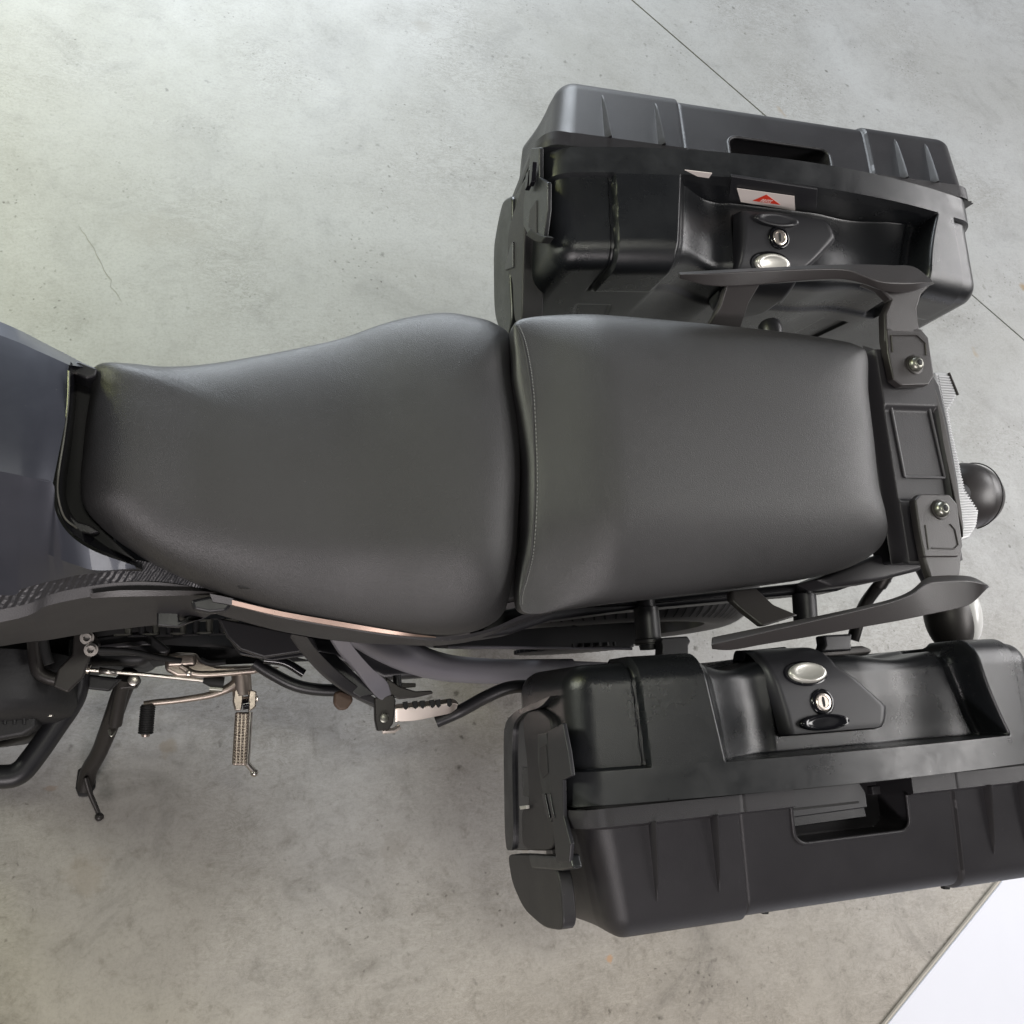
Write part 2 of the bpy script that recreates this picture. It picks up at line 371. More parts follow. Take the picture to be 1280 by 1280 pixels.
def white_board():
    p0, p1 = G(1235, 1118), G(1100, 1286); d = (p1 - p0) / np.linalg.norm(p1 - p0); n = np.array([-d[1], d[0], 0])
    if n[0] < 0: n = -n
    p0 = p0 - d * 1.2; p1 = p1 + d * .8
    o = empty('display_board', Matrix.Translation(Vector(((p0 + p1) / 2).tolist())), 'large white board lying on the concrete floor behind the lower luggage case', 'board')
    o['_org'] = ((p0 + p1) / 2).tolist()
    q = [p0, p1, p1 + n * 2.2, p0 + n * 2.2]
    prism('board_sheet', [x + np.array([0, 0, .012]) for x in q], (0, 0, -.010), M_board, o, bevel=.001)
    q2 = [p0 - n * .004, p1 - n * .004, p1 + n * .01, p0 + n * .01]
    prism('board_trim', [x + np.array([0, 0, .0085]) for x in q2], (0, 0, -.0080), M_edge, o, bevel=.0008)
white_board()

# ------------------------------------------------------------------ motorcycle
bike = empty('motorcycle', ML.copy(), 'grey motorcycle with black two piece seat, seen from above leaning on its side stand', 'motorcycle')

def pillow(name, uvz, zedge, hfun, mat_, n=4.0, m=4.0, skirt=.05, rings=46, center=None, tuck=.012, parent=bike, per=7, **k):
    """closed outline (u, v, height it is seen at), crowned by hfun(x, y), with sides that fall to a skirt"""
    o3 = np.array([P(u, v, z) for u, v, z in uvz])
    oc = cr(o3, per, closed=True)
    N = len(oc); c = np.array(center if center is not None else oc.mean(0))
    vs = []; ks = []
    for i in range(rings + 1):
        t = i / rings; kk = 1 - (1 - t) ** 2.2 if i < rings else 1.0
        ks.append(kk)
    for kk in ks[1:]:
        xy = c[:2] + (oc[:, :2] - c[:2]) * kk
        pr = (1 - kk ** n) ** (1 / m)
        top = hfun(xy[:, 0], xy[:, 1]); ze = zedge(xy[:, 0], xy[:, 1])
        vs.append(np.column_stack([xy, ze + (top - ze) * pr]))
    edge = vs[-1]
    for j in range(1, 6):
        t = j / 5; xy = c[:2] + (oc[:, :2] - c[:2]) * (1 - tuck * t * t * 4)
        vs.append(np.column_stack([xy, edge[:, 2] - skirt * t]))
    cz = hfun(np.array([c[0]]), np.array([c[1]]))[0]
    V = np.vstack(vs + [np.array([[c[0], c[1], cz]])]); K = len(vs); ci = len(V) - 1
    f = [[r * N + i, r * N + (i + 1) % N, (r + 1) * N + (i + 1) % N, (r + 1) * N + i] for r in range(K - 1) for i in range(N)]
    f += [[ci, i, (i + 1) % N] for i in range(N)]
    f += [[(K - 1) * N + i for i in range(N)]]
    return mesh(name, V, f, mat_, parent, smooth=60, **k), oc

# --- rider seat
R_out = [(109, 482, 0.800), (118, 464, 0.766), (150, 460, 0.766), (200, 462, 0.766), (260, 457, 0.766), (320, 447, 0.766), (380, 431, 0.776), (430, 416, 0.786), (480, 400, 0.786),
         (520, 392, 0.786), (558, 390, 0.786), (590, 396, 0.786), (615, 409, 0.776), (632, 430, 0.766), (640, 465, 0.790), (647, 520, 0.790), (651, 580, 0.790), (650, 640, 0.790), (647, 700, 0.780),
         (641, 742, 0.770), (626, 770, 0.750), (602, 786, 0.740), (570, 794, 0.735), (535, 795, 0.735), (500, 791, 0.735), (450, 784, 0.735), (400, 776, 0.735), (340, 763, 0.735), (290, 747, 0.735),
         (240, 727, 0.740), (195, 706, 0.745), (155, 682, 0.750), (124, 657, 0.755), (106, 634, 0.760), (101, 602, 0.770), (103, 560, 0.780), (105, 520, 0.790)]
def r_top(x, y):
    z = .805 + .030 * sm(x, .0, -.11) + .036 * sm(x, .12, .32) - .004 * sm(x, -.05, .12)
    yc = y - .01
    return z - .9 * yc ** 2 * (1 - .5 * sm(x, .1, .3)) - .018 * sm(-yc, .08, .19) - .014 * sm(x, .305, .36)
def r_edge(x, y): return .768 - .035 * sm(-y, .0, .15) + .012 * sm(x, .1, .3)
seat1, _ = pillow('rider_seat', R_out, r_edge, r_top, M_seat, n=5, m=2.3, skirt=.055, center=(.16, .012, .8), label='front riding seat of smooth black vinyl, wide at its rear')

# --- passenger seat
Q_out = [(643, 418, 0.828), (648, 398, 0.838), (664, 391, 0.838), (700, 389, 0.838), (760, 392, 0.838), (830, 398, 0.838), (900, 405, 0.838), (970, 413, 0.838), (1035, 423, 0.838), (1070, 431, 0.838),
         (1084, 444, 0.838), (1091, 490, 0.848), (1099, 550, 0.848), (1108, 610, 0.848), (1113, 650, 0.838), (1110, 672, 0.828), (1093, 692, 0.818), (1062, 710, 0.820), (1010, 723, 0.810), (940, 734, 0.800),
         (860, 744, 0.800), (780, 753, 0.800), (710, 762, 0.800), (672, 768, 0.800), (652, 765, 0.800), (647, 748, 0.800), (652, 715, 0.810), (657, 670, 0.810), (660, 620, 0.820), (659, 570, 0.820), (656, 520, 0.830), (651, 470, 0.840), (645, 440, 0.828)]
def q_top(x, y):
    z = .843 + .030 * sm(x, .335, .425) + .006 * sm(x, .5, .8)
    yc = y - .035
    return z - .45 * yc ** 2 - .019 * sm(-yc, .075, .18) - .010 * sm(x, .74, .83)
def q_edge(x, y): return .805 + .018 * sm(y, -.1, .15)
seat2, q_oc = pillow('passenger_seat', Q_out, q_edge, q_top, M_seat, n=6, m=2.6, skirt=.05, center=(.56, .03, .86), label='rear passenger seat of black vinyl with a stitched seam at its front')
# seam with stitches across the front of the passenger seat
seam_uv = [(646, 408), (653, 425), (659, 452), (664, 490), (667, 540), (669, 590), (668, 640), (664, 690), (657, 722), (651, 742), (650, 756)]
from mathutils.bvhtree import BVHTree
bvhs = {}
def bvh(o):
    if o.name not in bvhs:
        me = o.data
        bvhs[o.name] = BVHTree.FromPolygons([v.co.copy() for v in me.vertices], [tuple(p.vertices) for p in me.polygons])
    return bvhs[o.name]
def on(o, u, v, lift=0.0, z=None, org=(0, 0, 0)):
    """the point of a surface seen at a pixel, with its normal"""
    b = _ray(u, v); d = Vector(b).normalized(); c = Vector(C - np.array(org))
    h, n, i, dist = bvh(o).ray_cast(c, d)
    if h is None:
        return (P(u, v, z) if z else None), np.array([0, 0, 1.0])
    n = np.array(n); n = n if n @ np.array(d) < 0 else -n
    return np.array(h) + n * lift + np.array(org), n
sp = [on(seat2, u, v, .0003, .84)[0] for u, v in cr(seam_uv, 10)]
tube('seam_welt', sp, .0011, M_seat, seat2, seg=8)
acc = 0; sv = []; sf = []
for a, b in zip(sp[:-1], sp[1:]):
    L_ = np.linalg.norm(b - a); k = max(1, int(L_ / .0034))
    for j in range(k):
        t = (j + .2) / k; t2 = (j + .72) / k; c0 = a + (b - a) * t; c1 = a + (b - a) * t2; off = np.array([.0020, 0, .0022])
        s = nrm(np.cross(c1 - c0, (0, 0, 1.0))) * .00045; i = len(sv)
        up = np.array([0, 0, .0004])
        for q in (c0, c1):
            for w in (s, -s): sv += [q + off + w, q + off + w + up]
        sf += [[i, i + 1, i + 3, i + 2], [i + 4, i + 5, i + 7, i + 6], [i, i + 1, i + 5, i + 4], [i + 2, i + 3, i + 7, i + 6], [i + 1, i + 3, i + 7, i + 5]]
mesh('stitching', sv, sf, M_thread, seat2, smooth=0, kind='stuff')

# --- seat base between and under the seats
slab('seat_base', [(120, 500), (300, 480), (520, 420), (620, 425), (660, 410), (800, 420), (1060, 445), (1090, 640), (1060, 690), (800, 730), (660, 745), (560, 770), (300, 735), (150, 650)], .765, .06, M_deep, bike, bevel=.004)
# small bright bits seen in the slot between the seats
slab('seat_bracket', [(636, 438), (643, 438), (643, 447), (636, 447)], .76, .01, M_silver, bike, bevel=.001)
slab('seat_hinge', [(628, 414), (644, 418), (644, 423), (628, 420)], .765, .02, M_dark, bike, bevel=.001)

# --- tank
def tl(pts, z):
    return [P(u, v, (z if np.isscalar(z) else z[i])) for i, (u, v) in enumerate(pts)]
tank_lines = [
    tl([(-420, 330), (-160, 352), (0, 408), (62, 436), (118, 462)], [.60, .62, .66, .68, .70]),
    tl([(-420, 270), (-160, 340), (0, 402), (60, 431), (118, 461)], [.82, .82, .812, .80, .785]),
    tl([(-420, 300), (-160, 364), (0, 419), (48, 439), (86, 456)], [.84, .84, .83, .825, .82]),
    tl([(-420, 420), (-160, 460), (0, 505), (45, 520), (81, 530)], [.865, .865, .855, .85, .84]),
    tl([(-420, 560), (-160, 560), (0, 589), (36, 597), (66, 604)], [.87, .865, .855, .85, .84]),
    tl([(-420, 680), (-160, 640), (0, 673), (56, 692), (112, 715)], [.82, .82, .80, .79, .775]),
    tl([(-420, 760), (-160, 720), (0, 744), (60, 724), (112, 716)], [.76, .76, .75, .76, .77]),
]
tank_low = [tl([(-420, 560), (-160, 560), (0, 589), (36, 597), (66, 604), (69, 638), (86, 667), (118, 689), (168, 707)], [.87, .865, .855, .85, .84, .825, .80, .775, .755]),
            tl([(-420, 680), (-160, 640), (0, 673), (28, 681), (52, 689), (72, 698), (94, 706), (122, 713), (170, 710)], [.82, .82, .80, .797, .793, .788, .781, .771, .753]),
            tl([(-420, 760), (-160, 720), (0, 744), (28, 736), (52, 729), (74, 724), (96, 719), (124, 716), (172, 711)], [.76, .76, .75, .752, .754, .756, .758, .762, .752])]
tank = loft('fuel_tank', tank_lines[2:5], M_tank, bike, n=6, smooth=180, label='satin slate blue rear end of the fuel tank')
loft('tank_side_panel', tank_lines[0:3], M_tank, bike, n=6, smooth=25)
loft('tank_lower_panel', tank_low, M_tank, bike, n=6, smooth=25)
# rear lip of the tank: glossy black collar round the seat nose
collar = [(88, 452), (86, 480), (83, 520), (76, 565), (70, 604), (73, 636), (88, 664), (118, 684), (160, 702)]
loft('tank_collar', [tl(collar, [.822, .83, .838, .838, .835, .82, .80, .775, .755]),
                     tl([(92, 456), (90, 482), (87, 520), (80, 566), (75, 604), (78, 634), (92, 658), (122, 677), (165, 700)], [.81, .815, .82, .82, .815, .80, .78, .76, .745]),
                     tl([(98, 458), (97, 482), (94, 520), (89, 566), (84, 604), (87, 630), (102, 652), (130, 672), (170, 698)], [.75, .75, .75, .75, .75, .74, .735, .73, .72])], M_gloss, bike, n=6, smooth=40)
T('collar_bead', [(86, 464, .828), (85, 500, .834), (80, 545, .838), (73, 590, .836), (72, 618, .826), (80, 646, .81), (96, 660, .79)], .0011, M_steel, bike, smooth_path=6, seg=8)
slab('collar_infill', [(86, 455), (126, 468), (126, 660), (170, 700), (90, 668), (72, 640), (70, 600), (80, 540)], .755, .05, M_deep, bike, bevel=.002)
slab('collar_ear', [(84, 450), (100, 451), (122, 460), (120, 470), (108, 474), (86, 464)], .80, .03, M_black, bike, bevel=.003)
T('collar_rib', [(88, 465, .80), (100, 468, .797), (109, 474, .79)], .0016, M_rail, bike, smooth_path=4, seg=8)
slab('seat_nose_wedge', [(72, 628), (84, 640), (98, 652), (112, 656), (124, 664), (112, 668), (92, 664), (78, 650)], .77, .02, M_tray, bike, bevel=.002)

slab('tank_base', [(-300, 420), (60, 450), (112, 464), (140, 690), (180, 712), (100, 712), (-300, 730)], .745, .10, M_deep, bike, bevel=.003)
slab('airbox', [(-300, 770), (280, 745), (560, 790), (560, 740), (200, 560), (-300, 500)], .60, .12, M_deep, bike, bevel=.01)
slab('engine_underside', [(-200, 730), (180, 725), (360, 750), (350, 826), (262, 812), (190, 826), (-200, 830)], .30, .16, M_deep, bike, bevel=.01)
def block(name, x0, x1, y0, y1, z0, z1, m_, bevel=.012):
    return prism(name, [(x0, y0, z1), (x1, y0, z1), (x1, y1, z1), (x0, y1, z1)], (0, 0, z0 - z1), m_, bike, bevel=bevel)
block('engine_block', -.42, -.03, -.095, .125, .24, .66, M_engine)
block('frame_body', -.04, .36, -.080, .105, .36, .70, M_deep)
T('mudguard_stay', [(1150, 600, .77), (1185, 612, .72), (1206, 620, .665)], .016, M_black, bike, smooth_path=4)
T('signal_stalk', [(1150, 700, .74), (1168, 735, .72), (1184, 768, .70)], .012, M_black, bike, smooth_path=4)
# --- left side fairing under the tank (woven knee panel, smooth ridge, dark body)
loft('knee_panel', [tl([(-300, 780), (0, 738), (70, 722), (118, 712), (165, 700), (215, 712), (262, 735)], [.745, .745, .745, .745, .74, .735, .73]),
                    tl([(-300, 800), (0, 762), (70, 741), (130, 730), (180, 726), (225, 730), (272, 741)], [.73, .73, .73, .73, .73, .73, .725])], M_weave, bike, n=6)
loft('side_fairing', [tl([(-300, 800), (0, 761), (70, 741), (130, 730), (180, 727), (225, 731), (288, 742)], [.728, .728, .728, .728, .728, .728, .722]),
                      tl([(-300, 822), (0, 778), (60, 757), (120, 745), (180, 740), (230, 741), (286, 746)], [.722, .722, .722, .722, .722, .722, .718]),
                      tl([(-300, 830), (0, 786), (60, 766), (120, 754), (180, 749), (230, 748), (282, 752)], [.70, .70, .70, .70, .70, .70, .70]),
                      tl([(-300, 860), (0, 808), (60, 800), (120, 790), (180, 783), (225, 778), (258, 771)], [.60, .60, .60, .60, .61, .63, .66])], M_tray, bike, n=6, smooth=25)
loft('fairing_ridge', [tl([(112, 742), (150, 738), (200, 738), (250, 739), (290, 743)], .731),
                       tl([(114, 748), (150, 746), (200, 745), (250, 744), (290, 745)], .727)], M_rail, bike, n=6)
slab('fairing_tab', [(196, 752), (222, 750), (224, 776), (250, 772), (262, 766), (240, 760), (236, 750), (262, 748), (262, 768), (222, 784), (196, 782)], .655, .012, M_black, bike, bevel=.002)

# --- frame cover with a bronze strip painting a reflection along the left edge of the rider seat
loft('frame_cover', [tl([(262, 742), (290, 748), (350, 763), (430, 777), (500, 790), (560, 796), (612, 786), (655, 768), (690, 762)], .742),
                     tl([(266, 752), (292, 757), (350, 772), (430, 786), (500, 797), (560, 801), (612, 790), (655, 773), (690, 765)], .738),
                     tl([(272, 764), (300, 772), (355, 788), (430, 800), (500, 806), (560, 806), (612, 794), (655, 778), (690, 767)], .70),
                     tl([(272, 768), (300, 776), (355, 790), (430, 802), (500, 806), (560, 806), (612, 796), (655, 780), (690, 769)], .62)], M_tray, bike, n=5, smooth=28)
loft('cover_glint', [tl([(290, 750), (350, 764), (430, 778), (500, 790), (545, 796)], .746),
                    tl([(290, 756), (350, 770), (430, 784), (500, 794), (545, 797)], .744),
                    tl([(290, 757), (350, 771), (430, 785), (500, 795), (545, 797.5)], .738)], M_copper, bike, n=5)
slab('cover_plug', [(238, 750), (262, 745), (288, 748), (290, 756), (282, 764), (262, 766), (242, 762)], .735, .02, M_black, bike, bevel=.005)
slab('rear_frame_rail', [(600, 770), (660, 755), (780, 752), (1040, 724), (1150, 690), (1152, 702), (1050, 738), (900, 752), (790, 762), (690, 775), (640, 792), (600, 798)], .70, .05, M_black, bike, bevel=.006)
slab('tail_side_panel', [(1020, 724), (1095, 694), (1150, 685), (1155, 712), (1100, 726), (1040, 734)], .77, .05, M_tray, bike, bevel=.006)

# --- tail tray
def patch(name, quad, Z, nu, nv, disp, mat_, parent, **k):
    us = np.linspace(0, 1, nu); vs_ = np.linspace(0, 1, nv); A, B, Cc, D = [np.array(q, float) for q in quad]; V = []
    for b_ in vs_:
        for a_ in us:
            q = (A * (1 - a_) + B * a_) * (1 - b_) + (D * (1 - a_) + Cc * a_) * b_
            p = P(q[0], q[1], Z); p[2] += disp(a_, b_); V.append(p)
    f = [[i * nu + j, i * nu + j + 1, (i + 1) * nu + j + 1, (i + 1) * nu + j] for i in range(nv - 1) for j in range(nu - 1)]
    return mesh(name, V, f, mat_, parent, **k)
def tray_d(a, b):
    e = .05; r = sm(a, .10, .10 + e) * (1 - sm(a, .93, .97)) * sm(b, .255, .285) * (1 - sm(b, .70, .715))
    return -.006 * float(r) - .02 * float(sm(a, .12, 0)) - .012 * float(sm(a, .97, 1.0))
patch('tail_tray', [(1086, 436), (1164, 440), (1206, 700), (1128, 702)], .838, 90, 160, tray_d, M_tray, bike, smooth=50)
slab('tail_tray_body', [(1092, 438), (1165, 442), (1204, 700), (1132, 700)], .812, .06, M_black, bike, bevel=.004)
loft('tail_gap_liner', [tl([(1078, 432), (1088, 480), (1098, 560), (1110, 640), (1112, 700)], .80), tl([(1092, 436), (1106, 500), (1118, 580), (1128, 660), (1136, 705)], .80)], M_deep, bike, n=3)
slab('tail_edge_strip', [(1158, 470), (1166, 474), (1180, 520), (1194, 590), (1203, 640), (1205, 672), (1197, 640), (1184, 580), (1170, 515)], .832, .03, M_dark, bike, bevel=.0015)
slab('tail_cap', [(1164, 462), (1175, 482), (1186, 530), (1198, 600), (1206, 660), (1200, 690), (1170, 690), (1150, 600), (1140, 470)], .815, .04, M_black, bike, bevel=.003)
tray_s = [(1110, 434), (1156, 430)]

M_edge_grey = mat('edge_highlight_grey', (.085, .084, .088), .4)  # pale grey painting the highlight along the recess edges
for q0, q1 in (((1113, 504), (1161, 508)), ((1161, 508), (1181, 596)), ((1181, 597), (1131, 596)), ((1131, 596), (1113, 504))):
    T('recess_edge', [(q0[0], q0[1], .8335), (q1[0], q1[1], .8335)], .0016, M_edge_grey, bike, seg=8)
# --- tail light
tail = slab('tail_light', [(1168, 465), (1185, 465), (1197, 494), (1186, 512), (1190, 535), (1199, 575), (1206, 613), (1224, 640), (1221, 658), (1213, 672), (1200, 676), (1190, 600), (1178, 530)], .795, .04, M_lens, bike, bevel=.003, label='clear ribbed tail light lens')
k_ = 0
for t in np.linspace(.02, .98, 62):
    v = 466 + t * 208
    left = np.interp(v, [465, 530, 600, 676], [1172, 1184, 1194, 1204])
    right = np.interp(v, [465, 470, 494, 512, 535, 575, 613, 640, 658, 668, 675], [1184, 1187, 1196, 1186, 1190, 1199, 1206, 1223, 1221, 1215, 1206])
    if right - left < 3: right = left + 3
    if k_ % 1 == 0:
        T('lens_flute', [(left, v - (1 if v > 600 else 0), .7965), (right - 1, v + (-2 if v > 600 else 1), .7965)], .0011, M_lens, tail, seg=6)
    k_ += 1
T('lens_rim', [(1186, 466, .796), (1197.5, 494, .796)], .0018, M_dark, tail, seg=8)

# --- rear mudguard dome under the tail light
def ellipsoid(name, c, r, mat_, parent, nu=36, nv=20, rot=0, **k):
    V = []; c = np.array(c, float)
    for i in range(nv + 1):
        th = math.pi * i / nv
        for j in range(nu):
            ph = 2 * math.pi * j / nu; q = np.array([r[0] * math.sin(th) * math.cos(ph), r[1] * math.sin(th) * math.sin(ph), r[2] * math.cos(th)])
            x = q[0] * math.cos(rot) - q[1] * math.sin(rot); y = q[0] * math.sin(rot) + q[1] * math.cos(rot); V.append(c + (x, y, q[2]))
    f = [[i * nu + j, i * nu + (j + 1) % nu, (i + 1) * nu + (j + 1) % nu, (i + 1) * nu + j] for i in range(nv) for j in range(nu)]
    return mesh(name, V, f, mat_, parent, smooth=60, merge=1e-6, **k)
mc = P(1206, 620, .66)
dome = ellipsoid('rear_mudguard', mc, (.062, .050, .045), M_rail, bike, label='rounded black mudguard tip behind the tail light')
pts = [np.array(mc) + (.010 * math.sin(a) + .013, .0495 * math.cos(a), .0485 * math.sin(a)) for a in np.linspace(0, math.pi, 24)]
tube('mudguard_seam', pts, .0009, M_deep, dome, seg=6)

# --- left rear turn signal
ts_c = P(1186, 772, .70)
sig = ellipsoid('turn_signal', ts_c, (.034, .050, .030), M_dark, bike, rot=.1)
ellipsoid('signal_lens', np.array(ts_c) + (.022, .008, -.002), (.026, .050, .030), M_white, sig, rot=.1)

# --- grab rails
def grab(top, ridge, low, zt, side_label):
    A = cr(tl(top, zt - .013), 5); Rr = cr(tl(ridge, zt), 5); B = cr(tl(low, zt - .010), 5)
    Bo = [(a + b) / 2 + np.array([0, 0, -.026 * min(1, .06 + i / 14)]) for i, (a, b) in enumerate(zip(A, B))]
    return loft('grab_rail', [A, Rr, B, Bo], M_rail, bike, n=0, close=True, bevel=.0030, label=side_label)
g1 = grab([(848, 340), (900, 337), (960, 334), (1020, 331), (1060, 330), (1088, 330), (1115, 331), (1143, 333), (1166, 351)],
          [(850, 343), (900, 341), (960, 338), (1020, 336), (1058, 337), (1080, 345), (1100, 352), (1130, 354), (1167, 353)],
          [(849, 349), (890, 358), (940, 357), (1000, 351), (1050, 349), (1080, 355), (1105, 364), (1135, 366), (1167, 355)], .875, 'rear grab rail with its paddle shaped end, on the side of the open handle case')
slab('rail_strut', [(908, 355), (952, 353), (937, 378), (926, 412), (884, 408), (900, 382)], .858, .012, M_rail, g1, bevel=.003, zs=[.862, .862, .845, .82, .82, .845])
slab('rail_neck', [(1080, 352), (1100, 360), (1114, 374), (1106, 392), (1107, 424), (1111, 444), (1162, 446), (1158, 424), (1150, 412), (1147, 385), (1152, 368), (1166, 354), (1140, 345), (1110, 345)], .86, .014, M_rail, g1, bevel=.003,
     zs=[.863, .86, .856, .853, .851, .851, .851, .851, .852, .854, .86, .864, .866, .866])
slab('mounting_tab', [(1108, 410), (1152, 411), (1161, 422), (1168, 470), (1161, 481), (1128, 482), (1117, 474), (1110, 440)], .853, .012, M_rail, g1, bevel=.002)
g2 = grab([(890, 796), (905, 793), (960, 782), (1020, 770), (1080, 757), (1115, 748), (1138, 738), (1155, 724), (1172, 719), (1212, 720), (1235, 731)],
          [(889, 806), (910, 801), (960, 789), (1020, 775), (1080, 761), (1118, 751), (1141, 742), (1158, 730), (1175, 727), (1212, 726), (1236, 732)],
          [(890, 812), (915, 813), (960, 805), (1020, 795), (1080, 784), (1120, 777), (1150, 771), (1175, 766), (1198, 761), (1216, 754), (1236, 734)], .865, 'rear grab rail nearest the fallen open lower case, long tapered grip')
g2['label'] = 'rear grab rail on the side stand side, long tapering grip'
g1['label'] = 'rear grab rail opposite the side stand, with a long strut'
slab('rail_strut', [(915, 738), (946, 735), (968, 756), (1000, 769), (955, 783), (930, 762), (915, 750)], .85, .014, M_rail, g2, bevel=.003, zs=[.815, .815, .84, .85, .85, .835, .82])
slab('rail_neck', [(1151, 670), (1200, 668), (1203, 690), (1200, 724), (1180, 734), (1163, 722), (1156, 700)], .853, .012, M_rail, g2, bevel=.003)
slab('mounting_tab', [(1144, 624), (1151, 617), (1187, 618), (1197, 630), (1204, 682), (1198, 696), (1156, 696), (1149, 660)], .856, .012, M_rail, g2, bevel=.002)
for g, (u, v), z in ((g1, (1143, 456), .853), (g2, (1175, 637), .856)):
    c = P(u, v, z)
    lathe('washer', c, (0, 0, 1), [(.0125, -.002), (.0125, .0012), (.0105, .002)], M_dark, g)
    b = lathe('bolt', c, (0, 0, 1), [(.0098, 0), (.0098, .003), (.0090, .0062), (.0068, .0086), (.0044, .0096), (.0040, .0096), (.0036, .0030), (.0001, .0030)], M_steel, g, seg=24, smooth=55)
    lathe('bolt_socket', np.array(c) + (0, 0, .0088), (0, 0, 1), [(.0042, 0), (.0042, .0009), (.0001, .0009)], M_deep, b, seg=6, smooth=0)
# raised outlines on the tabs
T('tab_outline', [(1116, 440, .8537), (1114, 419, .8537), (1146, 419, .8537), (1157, 429, .8537), (1158, 444, .8537)], .0008, M_dark, g1, seg=6)
T('tab_outline', [(1161, 687, .8567), (1157, 656, .8567)], .0006, M_dark, g2, seg=6)
T('tab_outline', [(1188, 655, .8567), (1194, 662, .8567), (1198, 681, .8567), (1193, 686, .8567), (1165, 685, .8567)], .0008, M_dark, g2, seg=6)

# --- luggage mounts on the left side
def post(u0, v0, u1, v1, z, r, name='luggage_mount'):
    a = P(u0, v0, z); b = P(u1, v1, z); d = b - a; L_ = np.linalg.norm(d)
    o = lathe(name, a, d, [(r * .75, 0), (r * .75, L_ * .2), (r, L_ * .22), (r, L_ * .80), (r * 1.15, L_ * .82), (r * 1.15, L_ * .88), (r * .8, L_ * .9), (r * .8, L_ * .94), (r * .75, L_)], M_black, bike, seg=28)
    for t in (.845, .87, .895):
        lathe('mount_ring', a + d * t, d, [(r * 1.17, 0), (r * 1.17, L_ * .012)], M_rail, o, seg=28)
post(806, 745, 812, 812, .70, .0155); post(1004, 730, 1008, 790, .70, .0155)
for uv, z in (([(829, 797), (860, 795), (864, 802), (861, 806), (861, 834), (826, 836), (828, 806), (826, 802)], .735), ([(944, 812), (984, 808), (990, 818), (990, 826), (938, 829), (940, 818)], .73), ([(1030, 794), (1066, 792), (1064, 806), (1066, 813), (1028, 815), (1032, 806)], .76)):
    slab('case_hook', uv, z, .02, M_black, bike, bevel=.003)
slab('mount_pad', [(996, 816), (1030, 810), (1080, 807), (1092, 812), (1088, 818), (1000, 826)], .73, .02, M_dark, bike, bevel=.006)
T('luggage_brace', [(1108, 722, .68), (1092, 740, .67), (1078, 762, .66), (1066, 800, .65)], .0085, M_dark, bike, smooth_path=5)
T('rear_luggage_brace', [(1118, 700, .72), (1112, 712, .70), (1100, 732, .68)], .009, M_dark, bike, smooth_path=3)
T('luggage_support_tube', [(545, 902, .46), (575, 889, .47), (610, 870, .50), (640, 859, .52), (672, 859, .54), (720, 866, .56), (800, 880, .58)], .0088, M_black, bike, smooth_path=6)

# --- rear wheel
wc = np.array([.570, -.066, .323])
wheel = empty('rear_wheel', Matrix.Identity(4)); wheel.parent = bike
def ring(name, c, R0, prof, mat_, parent, seg=120, **k):
    V = []
    for i in range(seg):
        a = 2 * math.pi * i / seg
        for dr, dy in prof: V.append(c + np.array([(R0 + dr) * math.cos(a), dy, (R0 + dr) * math.sin(a)]))
    m = len(prof)
    f = [[i * m + j, i * m + (j + 1) % m, ((i + 1) % seg) * m + (j + 1) % m, ((i + 1) % seg) * m + j] for i in range(seg) for j in range(m)]
    return mesh(name, V, f, mat_, parent, smooth=50, **k)
tp = [(.10 * 0 + (.088 * math.sin(a)) * .80, .080 * math.cos(a)) for a in np.linspace(-.35, math.pi + .35, 30)]
tyre = ring('tyre', wc, .235, tp, M_tyre, wheel)
ring('rim', wc, .200, [(.018, -.055), (.030, -.062), (.012, -.060), (.002, -.040), (-.006, 0), (.002, .040), (.012, .060), (.030, .062), (.018, .055), (.0, 0.01)], M_black, wheel)
ring('rim_lip', wc + (0, -.052, 0), .214, [(.004, -.004), (.004, .004), (-.004, .004), (-.004, -.004)], M_copper, wheel)
for i in range(10):
    a = 2 * math.pi * i / 10 + .2
    p0 = wc + np.array([.04 * math.cos(a), 0, .04 * math.sin(a)]); p1 = wc + np.array([.2 * math.cos(a + .1), 0, .2 * math.sin(a + .1)])
    tube('spoke', [p0, p1], [.018, .011], M_black, wheel, seg=10)
lathe('hub', wc + (0, -.06, 0), (0, 1, 0), [(.02, -.03), (.045, -.02), (.05, 0), (.05, .12), (.045, .14)], M_dark, wheel)
sv = []; sf = []
for i in range(110):                                     # tread sipes as proud blocks' dark cuts
    a = 2 * math.pi * i / 110
    for s in (-1, 1):
        q = []
        for t_, da in [(.95 + (.8 - .3 * (i % 2)) * k5 / 5, .034 * k5 / 5) for k5 in range(6)]:
            ang = math.pi / 2 + s * (math.pi / 2 - t_ + .62)
            rr_ = .235 + .088 * math.sin(ang) * .80 + .0008; yy = .0810 * math.cos(ang)
            for w_ in (-.005, .005):
                aa = a + da + w_; q.append(wc + np.array([rr_ * math.cos(aa), yy, rr_ * math.sin(aa)]))
        j = len(sv); sv += q; sf += [[j + 2 * k5, j + 2 * k5 + 1, j + 2 * k5 + 3, j + 2 * k5 + 2] for k5 in range(5)]
mesh('tread_groove', sv, sf, M_deep, wheel, smooth=0, kind='stuff')

